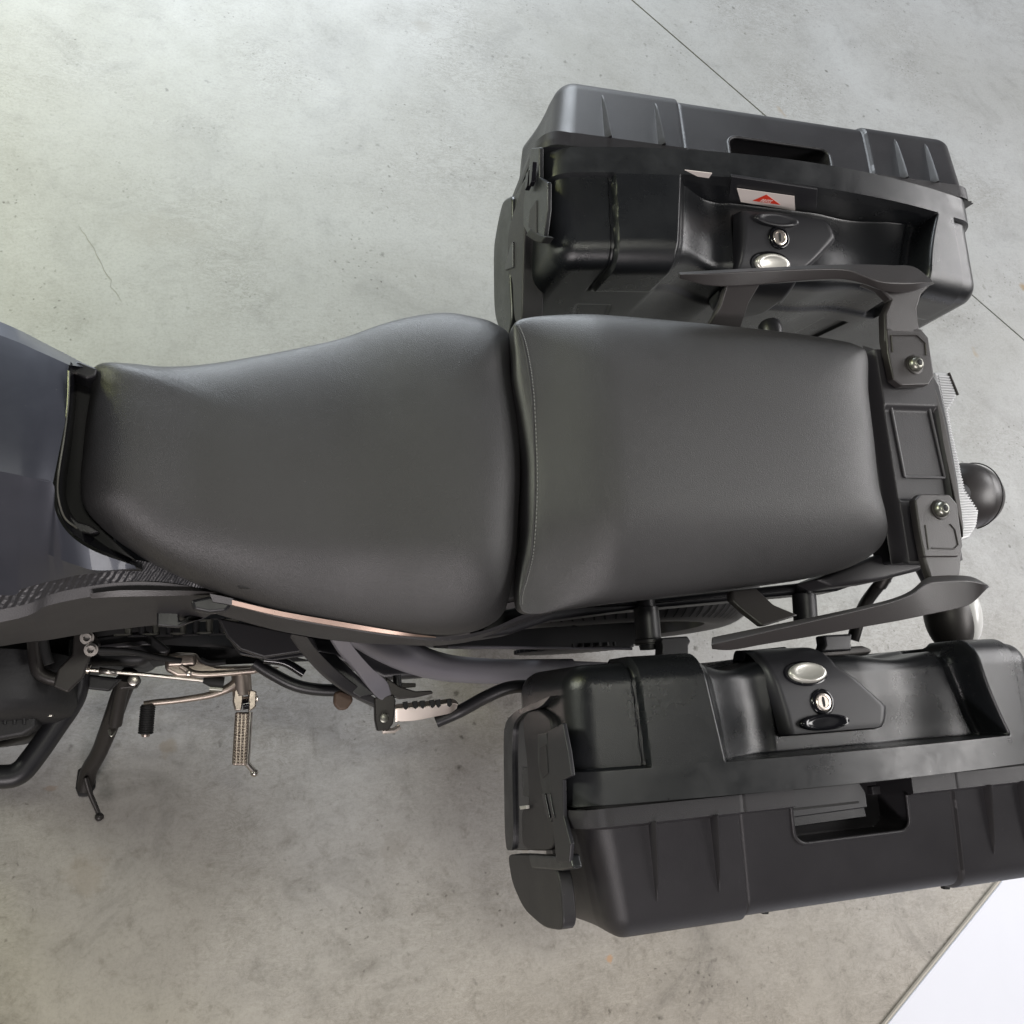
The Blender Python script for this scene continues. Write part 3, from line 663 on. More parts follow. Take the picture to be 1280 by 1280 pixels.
# --- swingarm, chain guard, sprocket, chain
T('swingarm', [(440, 776, .40), (478, 800, .38), (515, 822, .36), (560, 835, .35), (620, 839, .345), (690, 838, .34), (716, 836, .34)], [.030, .030, .024, .0205, .019, .018, .016], M_swing, bike, smooth_path=6, seg=28, label='smooth mauve grey swingarm end')
slab('swingarm_plate', [(505, 815), (600, 826), (700, 825), (771, 828), (770, 838), (716, 842), (610, 848), (505, 840)], .335, .05, M_swing, bike, bevel=.006)
slab('swingarm_pivot', [(360, 790), (470, 800), (500, 812), (540, 846), (480, 850), (420, 826), (370, 812)], .36, .05, M_black, bike, bevel=.01)
slab('chain_guard', [(556, 792), (615, 778), (686, 772), (798, 777), (800, 800), (788, 811), (700, 811), (600, 809), (545, 808)], .40, .03, M_black, bike, bevel=.004)
T('chain_guard_edge', [(560, 809, .398), (640, 809, .398), (790, 811, .398)], .0022, M_swing, bike, seg=8)
slab('brake_bracket', [(690, 768), (760, 768), (790, 776), (730, 780), (690, 776)], .46, .03, M_dark, bike, bevel=.004)
def gear(name, c, r, teeth, th, mat_, parent):
    pts = []
    for i in range(teeth * 4):
        a = 2 * math.pi * i / (teeth * 4); rr = r if i % 4 in (0, 1) else r - .009
        pts.append(np.array(c) + (rr * math.cos(a), 0, rr * math.sin(a)))
    return prism(name, pts, (0, th, 0), mat_, parent, bevel=0.0006)
sp_c = np.array([.575, -.168, .31])
gear('sprocket', sp_c, .098, 42, .006, M_engine, bike)
chain = empty('drive_chain', Matrix.Identity(4)); chain.parent = bike
def link(c, d, k, W_=.0075, L_=.0125):
    d = nrm(d); n = nrm(np.cross(d, (0, 1, 0)))
    vs = []; fs = []
    for s in (-1, 1):
        o = []
        for t in range(16):
            a = 2 * math.pi * t / 16; x = math.cos(a); z = math.sin(a)
            o.append(c + d * (math.copysign(L_ * .5, x) + x * .0055) + n * z * (.0065 if abs(x) > .3 else .0052) + np.array([0, s * (W_ + (.002 if k % 2 else 0)), 0]))
        i = len(vs); vs += o + [q + np.array([0, s * .0018, 0]) for q in o]
        fs += [list(range(i, i + 16)), list(range(i + 16, i + 32))] + [[i + j, i + (j + 1) % 16, i + 16 + (j + 1) % 16, i + 16 + j] for j in range(16)]
    j = len(vs)
    for t in range(12):
        a = 2 * math.pi * t / 12
        for s in (-1, 1): vs.append(c + d * (L_ * .5 + .0046 * math.cos(a)) + n * .0046 * math.sin(a) + np.array([0, s * (W_ + .002), 0]))
    fs += [[j + 2 * t, j + 2 * t + 1, j + 2 * ((t + 1) % 12) + 1, j + 2 * ((t + 1) % 12)] for t in range(12)]
    return vs, fs
cp0 = np.array([-.10, -.118, .42]); cp1 = np.array([.575, -.125, .405])
n_l = int(np.linalg.norm(cp1 - cp0) / .0165)
for i in range(n_l):
    c = cp0 + (cp1 - cp0) * i / n_l; v, f = link(c, cp1 - cp0, i)
    mesh('chain_link', v, f, M_engine if i % 2 else M_steel, chain, smooth=40)
slab('chain_tray', [(185, 805), (330, 812), (390, 826), (250, 832), (190, 826)], .36, .01, M_deep, bike, bevel=.001)
slab('side_cover', [(272, 772), (392, 796), (398, 812), (330, 822), (300, 812), (284, 796)], .50, .02, M_tray, bike, bevel=.003)
slab('side_cover_lower', [(284, 796), (380, 808), (395, 818), (340, 826), (300, 818)], .47, .01, M_black, bike, bevel=.002)

# --- engine side
slab('crankcase', [(-200, 790), (0, 800), (48, 800), (100, 790), (250, 780), (262, 800), (200, 812), (180, 832), (110, 832), (60, 870), (46, 920), (0, 934), (-200, 960)], .30, .20, M_engine, bike, bevel=.012)
eng = lathe('generator_cover', P(-30, 890, .33), (0, -1, .12), [(.125, -.06), (.125, 0), (.118, .014), (.10, .022), (.0001, .026)], M_engine, bike, seg=48)
slab('cover_flange', [(-60, 812), (30, 820), (42, 850), (46, 910), (28, 920), (-60, 936)], .395, .05, M_engine, eng, bevel=.006)
for u, v in ((32, 878), (62, 884)):
    b = T('cover_boss', [(u - 1, v - 22, .38), (u, v + 4, .38)], .0085, M_engine, eng, seg=14)
    lathe('flange_bolt', P(u, v + 6, .38), (0, -1, 0), [(.0075, 0), (.0075, .002), (.005, .002), (.005, .006)], M_alu, eng, seg=12)
for k in range(5):
    T('cooling_rib', [(-20 + 12 * k, 826, .405), (-18 + 12 * k, 905, .40)], .0024, M_engine, eng, seg=8)
T('coolant_hose', [(42, 795, .42), (44, 820, .42), (48, 838, .42), (58, 846, .42), (72, 850, .42)], .0085, M_dark, bike, smooth_path=6)
T('breather_hose', [(54, 796, .45), (57, 815, .45), (62, 830, .45)], .006, M_deep, bike, smooth_path=6)
T('engine_guard', [(100, 800, .33), (98, 838, .33), (92, 872, .33), (66, 912, .33), (42, 946, .33), (24, 966, .33), (0, 971, .33), (-60, 968, .33), (-240, 950, .33)], .0155, M_black, bike, smooth_path=7, seg=24, label='thick black crash guard tube below the engine')
br = slab('frame_bracket', [(92, 792), (118, 790), (126, 806), (112, 822), (104, 846), (84, 866), (66, 858), (72, 836), (90, 818)], .44, .012, M_dark, bike, bevel=.003)
for u, v in ((109, 797), (114, 812)):
    lathe('bracket_bolt', P(u, v, .442), (0, -.2, 1), [(.0085, 0), (.0085, .003), (.006, .003), (.006, .008), (.004, .008), (.004, .003)], M_alu, br, seg=16)
slab('lower_bracket', [(100, 842), (140, 846), (152, 848), (136, 864), (100, 860)], .33, .02, M_engine, bike, bevel=.003)
slab('sprocket_cover', [(118, 796), (184, 788), (214, 812), (208, 818), (120, 818)], .40, .03, M_engine, bike, bevel=.005)
slab('sprocket_cover_rib', [(122, 806), (180, 800), (190, 806), (124, 812)], .408, .01, M_tray, bike, bevel=.002)
T('brake_line', [(118, 812, .43), (160, 814, .42), (200, 822, .40), (226, 826, .39)], .004, M_deep, bike, smooth_path=5, seg=10)

# --- champagne coloured peg plate, pegs, gear lever
pl_ = slab('footpeg_plate', [(206, 818), (222, 815), (246, 816), (252, 826), (272, 832), (322, 831), (352, 834), (316, 842), (268, 846), (222, 846), (206, 838)], .375, .02, M_champ, bike, bevel=.005)
slab('plate_boss', [(208, 818), (244, 817), (246, 832), (208, 834)], .382, .02, M_champ, pl_, bevel=.005)
T('plate_web', [(226, 832, .378), (244, 842, .378), (275, 842, .378), (318, 838, .378)], .0045, M_champ, pl_, smooth_path=5)
T('plate_opening', [(250, 824, .376), (262, 829, .376), (282, 828, .376)], .0035, M_deep, pl_, smooth_path=5)
lathe('plate_pin', P(236, 841, .385), (0, 0, 1), [(.004, 0), (.004, .004), (.002, .005)], M_chrome, pl_)
rod = T('shift_rod', [(108, 837, .375), (180, 843, .372), (258, 851, .368)], .0028, M_alu, bike, seg=10)
T('rod_end', [(104, 835, .376), (112, 837, .376)], .0062, M_chrome, rod, seg=12)
T('rod_nut', [(124, 838, .375), (146, 841, .375)], .0044, M_alu, rod, seg=6, smooth=0)
T('rod_joint', [(254, 850, .37), (262, 851, .37), (280, 853, .37)], [.004, .0075, .0075], M_deep, rod, seg=12)
T('lever_stub', [(262, 860, .365), (278, 861, .365)], .005, M_steel, rod, seg=10)
lev = T('gear_lever', [(298, 852, .36), (284, 861, .36), (262, 869, .358), (225, 875, .355), (196, 878, .352), (180, 880, .35)], [.0075, .0062, .005, .0044, .0044, .0040], M_champ, bike, smooth_path=6, seg=14)
rub = T('lever_rubber', [(185, 881, .352), (182, 917, .346)], .0086, M_deep, lev, seg=16)
for t in np.linspace(.06, .94, 12):
    a = P(185, 881, .352); b = P(182, 917, .346); q = a + (b - a) * t
    lathe('rubber_rib', q, b - a, [(.0102, 0), (.0102, .0016)], M_deep, rub, seg=14)
T('rubber_end', [(182, 917, .346), (181.8, 920, .345)], .0055, M_champ, lev, seg=12)
peg = T('rider_footpeg', [(301, 838, .36), (303, 868, .355)], .0135, M_champ, bike, seg=20, label='metal rider footpeg with rows of studs')
slab('peg_clevis', [(293, 862), (304, 862), (304, 874), (302, 888), (294, 888), (291, 876)], .367, .03, M_champ, peg, bevel=.002)
slab('peg_clevis', [(312, 862), (321, 864), (320, 884), (311, 890), (310, 874)], .367, .03, M_champ, peg, bevel=.002)
T('peg_pin', [(292, 876, .358), (322, 873, .358)], .0045, M_chrome, peg, seg=12)
lathe('peg_spring', P(307, 880, .362), (1, .1, 0), [(.0075, -.004), (.0075, .004)], M_gloss, peg, seg=16)
slab('peg_tread', [(294, 890), (312, 890), (309, 957), (290, 957)], .358, .014, M_champ, peg, bevel=.003)
T('peg_side_tube', [(313, 890, .352), (309, 955, .348)], .0035, M_alu, peg, seg=10)
for r_ in range(17):
    for c_ in range(4):
        v = 893 + r_ * 3.8; u = 295.5 + c_ * 4.6 - (v - 893) * .045
        q = P(u, v, .358); w = .0017
        mesh('peg_stud', [q + (-w, -w, 0), q + (w, -w, 0), q + (w, w, 0), q + (-w, w, 0), q + (-w * .4, -w * .4, .004), q + (w * .4, -w * .4, .004), q + (w * .4, w * .4, .004), q + (-w * .4, w * .4, .004)],
             [[0, 1, 5, 4], [1, 2, 6, 5], [2, 3, 7, 6], [3, 0, 4, 7], [4, 5, 6, 7]], M_champ, peg, smooth=0)
T('peg_feeler', [(304, 948, .346), (311, 957, .34), (318, 965, .334)], [.0045, .004, .004], M_alu, peg, seg=12)
ellipsoid('feeler_ball', P(318, 966, .334), (.0058, .0058, .0058), M_alu, peg, nu=16, nv=10)

# passenger peg carrier
pc = loft('passenger_peg_carrier', [tl([(362, 792), (376, 812), (404, 842), (438, 868), (474, 884)], [.62, .58, .53, .50, .49]),
                                    tl([(384, 796), (396, 812), (420, 836), (448, 858), (478, 878)], [.62, .58, .53, .50, .49]),
                                    tl([(384, 800), (398, 818), (422, 840), (450, 862), (478, 884)], [.60, .56, .51, .48, .47]),
                                    tl([(362, 796), (376, 816), (404, 846), (438, 870), (474, 888)], [.60, .56, .51, .48, .47])], M_tray, bike, n=5, close=True, bevel=.002)
loft('carrier_arm', [tl([(412, 796), (424, 814), (442, 834), (466, 866), (482, 880)], [.62, .59, .55, .505, .495]),
                     tl([(436, 800), (448, 816), (466, 836), (484, 852), (490, 870)], [.62, .59, .55, .505, .495]),
                     tl([(436, 804), (448, 820), (466, 840), (484, 856), (490, 874)], [.59, .56, .52, .475, .465]),
                     tl([(412, 800), (424, 818), (442, 838), (466, 868), (482, 882)], [.59, .56, .52, .475, .465])], M_swing, pc, n=5, close=True, bevel=.002)
slab('carrier_web', [(384, 812), (420, 818), (448, 845), (470, 868), (450, 872), (410, 848)], .50, .012, M_black, pc, bevel=.002)
plt = slab('carrier_plate', [(468, 872), (492, 868), (495, 876), (492, 904), (486, 912), (472, 914), (469, 900)], .497, .012, M_dark, pc, bevel=.002)
lathe('carrier_bolt', P(480, 897, .4985), (0, 0, 1), [(.0065, 0), (.0065, .002), (.005, .003), (.0001, .003)], M_steel, pc, seg=20)
slab('heel_spike', [(482, 846), (500, 858), (520, 864), (540, 863), (542, 867), (520, 872), (500, 874), (484, 868)], .495, .01, M_dark, pc, bevel=.002)
T('carrier_pin', [(496, 844, .48), (497, 858, .48)], .006, M_black, pc, seg=12)
slab('pin_tab', [(494, 853), (520, 854), (520, 859), (496, 861)], .475, .006, M_dark, pc, bevel=.001)
slab('heel_pad', [(418, 866), (424, 862), (440, 868), (442, 876), (434, 887), (424, 888), (417, 880)], .46, .012, M_rust, pc, bevel=.004)
pp = loft('passenger_footpeg', [tl([(494, 880), (520, 877), (545, 875), (565, 873), (572, 877)], .486),
                                tl([(494, 886), (520, 884), (545, 882), (562, 879), (573, 880)], .490),
                                tl([(494, 903), (520, 901), (545, 896), (562, 892), (571, 886)], .482),
                                tl([(494, 896), (520, 894), (545, 890), (562, 886), (571, 883)], .470)], M_chrome, bike, n=5, close=True, bevel=.001, label='folded bright metal passenger footpeg')
for t in (.10, .26, .38, .54, .64, .82):
    u = 496 + 76 * t; v = 880 - 5 * t
    slab('peg_notch', [(u, v - 2), (u + 6, v - 3), (u + 7, v + 5), (u + 4, v + 8), (u + 1, v + 6)], .4905, .004, M_deep, pp, bevel=.0006)
T('peg_clip', [(478, 914, .485), (492, 913, .485), (500, 908, .485)], .0035, M_chrome, pp, seg=8)
T('rear_brake_hose', [(318, 828, .42), (340, 842, .42), (368, 856, .42), (398, 862, .42), (440, 863, .42)], .0085, M_black, bike, smooth_path=6)
T('battery_cable', [(330, 824, .44), (356, 828, .44), (380, 842, .44)], .006, M_gloss, bike, smooth_path=6)

# --- side stand
st = T('side_stand', [(163, 842, .25), (152, 866, .225), (140, 900, .19), (124, 940, .14), (112, 962, .11), (106, 985, .09)], [.0135, .014, .0135, .012, .0125, .013], M_dark, bike, smooth_path=5, seg=20, label='dark side stand leg propping up the bike')
foot = P(107, 980, .085)
slab('stand_foot', [(97, 962), (110, 955), (119, 962), (119, 985), (110, 996), (98, 996), (94, 985)], .098, .010, M_deep, st, bevel=.003)
T('foot_prong', [(107, 972, .12), (112, 990, .115), (122, 1014, .11), (124, 1021, .11)], [.004, .004, .0035, .0035], M_dark, st, seg=12, smooth_path=4)
ellipsoid('prong_ball', P(124, 1021, .11), (.0068, .0068, .0068), M_dark, st, nu=16, nv=10)
T('stand_spring', [(156, 846, .27), (150, 870, .24), (144, 905, .21)], .010, M_dark, st, seg=14)
slab('stand_pivot', [(146, 844), (172, 843), (176, 850), (170, 860), (150, 862), (142, 852)], .268, .03, M_dark, st, bevel=.003)
lathe('pivot_bolt', P(167, 850, .272), (0, 0, 1), [(.008, 0), (.008, .004), (.006, .005), (.0001, .005)], M_alu, st, seg=14)
T('spring_hook', [(136, 912, .20), (139, 920, .20), (144, 914, .20)], .0018, M_steel, st, seg=8, smooth_path=4)

# ------------------------------------------------------------------ luggage cases
def build_case(sgn, X0, label):
    YC = .03
    def loc(a, w, z):                     # local case coordinates: a along the case from its front, w away from the bike
        a = np.asarray(a, float); return np.stack([X0 + a, YC + sgn * np.asarray(w, float), np.asarray(z, float)], -1)
    def arch(a): return .042 * (1 - ((a - .33) / .33) ** 2)
    org = loc(.33, .38, .44)
    case = empty('luggage_case', ML @ Matrix.Translation(Vector(org.tolist())), label, 'luggage case', 'side luggage cases of the motorcycle')
    case['_org'] = org.tolist()
    def rbox(lo, hi, rad, flat_side, step, disp, deform):
        """fine rounded box in (a, w, z); flat_side: (axis, sign) left square; returns verts, faces, per-face centre"""
        lo = np.array(lo, float); hi = np.array(hi, float); ilo = lo + rad; ihi = hi - rad
        ax_f, s_f = flat_side
        if s_f > 0: ihi[ax_f] = hi[ax_f]
        else: ilo[ax_f] = lo[ax_f]
        rs = [np.linspace(lo[i], hi[i], max(2, int(round((hi[i] - lo[i]) / step[i])) + 1)) for i in range(3)]
        VV = []; FF = []; base = 0
        for ax in range(3):
            for s in (-1, 1):
                if ax == 2 and s == -1: continue
                o1, o2 = [i for i in range(3) if i != ax]
                A_, B_ = np.meshgrid(rs[o1], rs[o2], indexing='ij'); q = np.zeros(A_.shape + (3,))
                q[..., o1] = A_; q[..., o2] = B_; q[..., ax] = hi[ax] if s > 0 else lo[ax]
                c = np.minimum(np.maximum(q, ilo), ihi); d = q - c
                if (ax, s) == (ax_f, s_f): nn = np.zeros_like(d); nn[..., ax] = s; p = q
                else:
                    L_ = np.linalg.norm(d, axis=-1, keepdims=True); nn = d / np.maximum(L_, 1e-9); p = c + nn * rad
                n1, n2 = A_.shape; idx = base + np.arange(n1 * n2).reshape(n1, n2)
                f = np.stack([idx[:-1, :-1], idx[1:, :-1], idx[1:, 1:], idx[:-1, 1:]], -1).reshape(-1, 4)
                VV.append((p + nn * (disp(p, nn) * (0 if (ax, s) == (ax_f, s_f) else 1))[..., None]).reshape(-1, 3)); FF.append(f); base += n1 * n2
        V = np.vstack(VV); Fc = np.vstack(FF)
        key = np.round(V * 20000).astype(np.int64); _, first, inv = np.unique(key, axis=0, return_index=True, return_inverse=True)
        V = V[first]; Fc = inv.reshape(-1)[Fc]
        cen = V[Fc].mean(1); V = deform(V)
        ok = np.array([True] * len(Fc)); 
        for i in range(4): ok &= Fc[:, i] != Fc[:, (i + 1) % 4]
        tri_fix = Fc[ok]; return V, tri_fix, cen[ok]
    def fast(name, V, Fc, mat_, parent, smooth=42, **k):
        used = np.unique(Fc); remap = np.zeros(len(V), int); remap[used] = np.arange(len(used)); V = V[used]; Fc = remap[Fc]
        p = loc(V[:, 0], V[:, 1], V[:, 2]) - org
        me = bpy.data.meshes.new(name); me.vertices.add(len(p)); me.vertices.foreach_set('co', p.astype(np.float32).ravel())
        if sgn > 0: pass
        me.loops.add(Fc.size); me.loops.foreach_set('vertex_index', Fc.astype(np.int32).ravel())
        me.polygons.add(len(Fc)); me.polygons.foreach_set('loop_start', np.arange(0, Fc.size, 4, dtype=np.int32))
        me.update(calc_edges=True)
        bm = bmesh.new(); bm.from_mesh(me); bmesh.ops.recalc_face_normals(bm, faces=bm.faces); bm.to_mesh(me); bm.free()
        return finish(name, me, mat_, parent, smooth, **k)
    def taper(V, fade=False):
        z = V[:, 2]; a = V[:, 0]
        V = V.copy(); t = np.clip((.62 - z) / .18, 0, 1)
        V[:, 0] = a + .06 * t * np.clip(1 - a / .2, 0, 1)
        w = V[:, 1]
        if fade: m = 0 * w
        else:
            ww = np.clip((w - .25) / .10, 0, 1); e2 = .155 + .014 * ww; e3 = .536 + .034 * ww ** 1.5
            m = 1 - (1 - sm(w, .3502, .3524)) * sm(a, e2 - .002, e2 + .09) * (1 - sm(a, e3 - .004, e3))
        V[:, 2] = z + arch(a) * sm(z, .50, .76) * m
        return V
    # inner shell with raised frame, straps and a hollowed waist
    def d_in(p, n):
        a, w, z = p[..., 0], p[..., 1], p[..., 2]; s_ = .0015
        ww = np.clip((w - .25) / .10, 0, 1)
        band = sm(w, .352 - s_, .352 + s_)
        e1 = .080 + .004 * ww; e2 = .155 + .014 * ww; e3 = .536 + .034 * ww ** 1.5; e4 = .606 + 0 * ww
        sA = sm(a, e1 - s_, e1 + s_) * (1 - sm(a, e2 - s_ * 2.4, e2 + s_ * 2.4)); sB = sm(a, e3 - .003, e3 + .003) * (1 - sm(a, e4 - s_, e4 + s_))
        low = sm(z, .700, .712); frame = np.maximum(band, np.maximum(sA, sB) * low)
        dd = -.0065 * (1 - frame)
        # waist
        wa = sm(a, e2, e2 + .012) * (1 - sm(a, e3 - .002, e3)); 
        hollow = (.011 * np.sin(np.clip((a - e2) / (.262 - e2), 0, 1) * math.pi) ** 1.3 * (a < .27) + .008 * np.sin(np.clip((a - .385) / (.53 - .385), 0, 1) * math.pi) ** 2 * (a > .38)) * sm(z, .60, .76)
        dd = dd - (1 - band) * wa * (hollow + .004 * low) 
        dd = dd - (1 - band) * wa * .004 * sm(w, .29, .345) * sm(z, .74, .77)
        # channel beside the rear strap and along the pocket edge
        dd = dd - (1 - band) * .008 * (sm(a, e3 - .024, e3 - .014) * (1 - sm(a, e3 - .008, e3))) * low
        dd = dd - (1 - band) * .003 * (sm(a, e1 - .007, e1 - .005) * (1 - sm(a, e1 - .001, e1))) * low
        # cast panels on the inner wall
        wall = (w < .26) * sm(z, .0, .1)
        for (a0, a1, z0, z1, sk) in ((.44, .485, .60, .68, .25), (.10, .15, .58, .66, -.3)):
            aa = a - sk * (z - z0); dd = dd - wall * .004 * sm(aa, a0, a0 + .003) * (1 - sm(aa, a1 - .003, a1)) * sm(z, z0, z0 + .003) * (1 - sm(z, z1 - .003, z1))
        return dd
    V, Fc, cen = rbox((0, .233, .44), (.66, .388, .79), .034, (1, 1), (.0012, .0015, .0028), d_in, taper)
    is_b = cen[:, 1] > .3516
    inner = fast('inner_shell', V, Fc[~is_b], M_case, case)
    fast('rim_band', V, Fc[is_b], M_case_s, case)
    # outer shell, with a lowered centre panel and the handle recess
    def d_out(p, n):
        a, w, z = p[..., 0], p[..., 1], p[..., 2]; s_ = .001
        j0 = .199; j1 = .493
        cp = sm(a, j0 - s_, j0 + s_) * (1 - sm(a, j1 - s_, j1 + s_))
        dd = -.0045 * cp
        gr = np.exp(-((a - j0) / .0016) ** 2) + np.exp(-((a - j1) / .0016) ** 2)
        dd = dd - .004 * gr
        hz = sm(a, .266, .269) * (1 - sm(a, .426, .429))
        fl = (1 - sm(w, .411, .414)) * (1 - hz); dd = dd + fl * (.0065 + .0045 * cp) + .003 * fl * gr + .012 * fl * sm(-n[..., 0], .2, .9)
        top = sm(n[..., 2], .3, .6)
        # rounded rectangular recess open to the seam
        r_ = .016; qa = np.maximum(np.abs(a - .347) - (.080 - r_), 0); qw = np.maximum(w - (.456 - r_), 0)
        ins = 1 - sm(np.sqrt(qa ** 2 + qw ** 2), r_ - .0012, r_ + .0012)
        dd = dd - top * ins * .05
        return dd
    def def_out(V):
        V = taper(V, True); w = V[:, 1]; z = V[:, 2]
        V[:, 0] += .11 * np.clip(.74 - z, 0, .2) * np.clip(1 - V[:, 0] / .2, 0, 1)
        k = sm(z, .5, .74); V[:, 2] = z - .36 * np.clip(w - .414, 0, 1) * k
        V[:, 0] += .93 * (V[:, 0] + .385) * (.36 * np.clip(w - .414, 0, 1)) * k
        a = V[:, 0]; t = np.clip((w - .40) / .14, 0, 1) * k
        V[:, 0] = a + t * (.026 * np.clip(1 - a / .15, 0, 1) - .012 * np.clip((a - .5) / .16, 0, 1))
        return V
    V, Fc, cen = rbox((.016, .392, .44), (.66, (.540 if sgn < 0 else .530), .788), .027, (1, -1), (.0017, .0017, .003), d_out, def_out)
    is_c = (cen[:, 0] > .199) & (cen[:, 0] < .493)
    fast('end_shell', V, Fc[~is_c & (cen[:, 0] < .3)], M_case_o, case)
    fast('end_shell', V, Fc[~is_c & (cen[:, 0] > .3)], M_case_o, case)
    fast('centre_panel', V, Fc[is_c], M_case_o, case)
    def otop(a, w):  # height of the outer shell's top surface
        return .788 - .36 * max(w - .414, 0)
    def oa(a, w): return a + .93 * (a + .385) * (.36 * max(w - .414, 0))
    # ribs
    for a0 in (.088, .163, .541, .594):
        n_ = 14; Vr = []
        skew = -.004 if a0 < .3 else .004
        for i in range(n_):
            t = i / (n_ - 1); w = .410 + .088 * t; hgt = .0115 * (1 - t) ** .55 + .0006; z = otop(a0, w); wd = .0046 * (1 - .55 * t)
            aa = oa(a0, w)
            for da, dz in ((-wd, -.006), (-wd * .5, hgt * .75), (-wd * .1, hgt), (wd * .1, hgt), (wd * .5, hgt * .75), (wd, -.006)): Vr.append(loc(aa + da, w, z + dz))
        f = [[i * 6 + j, i * 6 + j + 1, (i + 1) * 6 + j + 1, (i + 1) * 6 + j] for i in range(n_ - 1) for j in range(5)] + [list(range(6))]
        mesh('rib', Vr, f, M_case_o, case, smooth=30)
    gk = [loc(a_, w_, z_ - (0 if z_ < .7 else .034 - math.sqrt(max(0, .034 ** 2 - max(0, .034 - a_ + .004, a_ + .004 - .616) ** 2)))) for a_ in np.linspace(.006, .642, 60) for (w_, z_) in ((.3872, .7885), (.3938, .7885), (.3938, .68), (.3872, .68))]
    mesh('seam_gasket', gk, [[i * 4 + j, i * 4 + (j + 1) % 4, i * 4 + 4 + (j + 1) % 4, i * 4 + 4 + j] for i in range(59) for j in range(4)] + [[0, 1, 2, 3], [236, 237, 238, 239]], M_deep, case, smooth=30)
    # lip round the handle recess
    path = []
    for a_, w_ in [(.2665, .412), (.2665, .430)] + [(.2825 - .016 * math.cos(t), .440 + .016 * math.sin(t)) for t in np.linspace(.1, math.pi / 2, 8)] + \
                  [(.347, .456)] + [(.4115 + .016 * math.sin(t), .440 + .016 * math.cos(t)) for t in np.linspace(0, math.pi / 2 - .1, 8)] + [(.4275, .430), (.4275, .412)]:
        path.append(loc(oa(a_, w_), w_, otop(a_, w_) - .0042))
    tube('recess_lip', path, .0024, M_case_o, case, seg=10)
    # carrying handle plate inside the recess
    def lslab(name, aw, z, th, m_, parent, **k):
        pts = [loc(a_, w_, (z if np.isscalar(z) else z[i])) for i, (a_, w_) in enumerate(aw)]
        return prism(name, pts, (0, 0, -th), m_, parent, **k)
    hd = lslab('handle', [(.274, .386), (.388, .386), (.384, .398), (.390, .408), (.390, .426), (.280, .428), (.280, .414)], .758, .010, M_black, case, bevel=.0015)
    lslab('handle_slot', [(.286, .4175), (.378, .4175), (.378, .420), (.286, .420)], .7588, .004, M_deep, hd, bevel=.0004)
    lslab('handle_step', [(.276, .414), (.392, .414), (.394, .438), (.280, .440)], .748, .010, M_black, hd, bevel=.001)
    lslab('handle_catch', [(.398, .402), (.410, .402), (.410, .412), (.398, .412)], .760, .01, M_case_o, case, bevel=.001)
    # lock cover
    def cov(i_, t):
        # profile across the case, t 0 (band) .. 1 (inner wall)
        pts = np.array([(.334, .793), (.322, .794), (.295, .792), (.268, .788), (.247, .777), (.233, .753), (.2295, .715), (.2295, .69)])
        L_ = cr(pts, 6); k_ = t * (len(L_) - 1); j = int(min(k_, len(L_) - 2)); return L_[j] + (L_[j + 1] - L_[j]) * (k_ - j)
    nu, nt = 40, 60; Vc = []
    for j in range(nt):
        t = j / (nt - 1); w, z = cov(0, t)
        a0 = .264 - .010 * min(t * 2, 1); a1 = float(np.interp(t, [0, .22, .30, .5, .7, 1], [.404, .416, .400, .358, .350, .345]))
        if t > .8: s2 = ((t - .8) / .2) ** 3; a0 += .03 * s2; a1 -= .03 * s2
        for i in range(nu):
            a_ = a0 + (a1 - a0) * i / (nu - 1); e_ = min(i, nu - 1 - i) / 3.0; dz = -.012 * max(0, 1 - e_) ** 2
            dz -= .010 * max(0, 1 - j / 2.0)
            nz = (.5, .866) if t > .5 else (0, 1)
            Vc.append(loc(a_, w - (dz * .6 if t > .55 else 0) * -1 * 0 + (-dz if t > .75 else 0) , z + (dz if t <= .75 else 0)))
    f = [[j * nu + i, j * nu + i + 1, (j + 1) * nu + i + 1, (j + 1) * nu + i] for j in range(nt - 1) for i in range(nu - 1)]
    lock = mesh('lock_cover', Vc, f, M_lock, case, smooth=60)
    def cp_(a_, t):       # a point on the cover with its outward normal
        w, z = cov(0, t); w2, z2 = cov(0, min(t + .03, 1)); d = np.array([w2 - w, z2 - z]); n2 = nrm((-abs(d[1]), abs(d[0])))
        p = loc(a_, w, z); return p, np.array([0, sgn * n2[0], n2[1]])
    def tw(w_):
        return min(np.linspace(0, 1, 200), key=lambda q: abs(cov(0, q)[0] - w_) + (10 if q > .75 else 0))
    def oval(name, a_, t, ra, rb, prof, m_, parent, lift=0):
        c, n = cp_(a_, t); c = c + n * lift; e1 = np.array([1.0, 0, 0]); e2 = np.cross(n, e1); seg = 36; Vo = []
        for k1, h in prof:
            for j in range(seg):
                th = 2 * math.pi * j / seg; Vo.append(c + e1 * ra * k1 * math.cos(th) + e2 * rb * k1 * math.sin(th) + n * h)
        m2 = len(prof); ff = [[i * seg + j, i * seg + (j + 1) % seg, (i + 1) * seg + (j + 1) % seg, (i + 1) * seg + j] for i in range(m2 - 1) for j in range(seg)] + [list(range((m2 - 1) * seg, m2 * seg))]
        return mesh(name, Vo, ff, m_, parent, smooth=50)
    oval('button_bezel', .306, tw(.263), .030, .0155, [(1.0, -.002), (1.0, .0006), (.93, .001), (.9, -.001)], M_gloss, lock)
    oval('release_button', .308, tw(.263), .0255, .0125, [(1.0, -.002), (1.0, .003), (.93, .0048), (.80, .0052), (.66, .0044), (.5, .0036), (.01, .0034)], M_silver, lock)
    oval('lock_bezel', .320, tw(.298), .0155, .0155, [(1.0, -.002), (1.0, .0015), (.9, .0028), (.78, .0028), (.74, .0010)], M_gloss, lock)
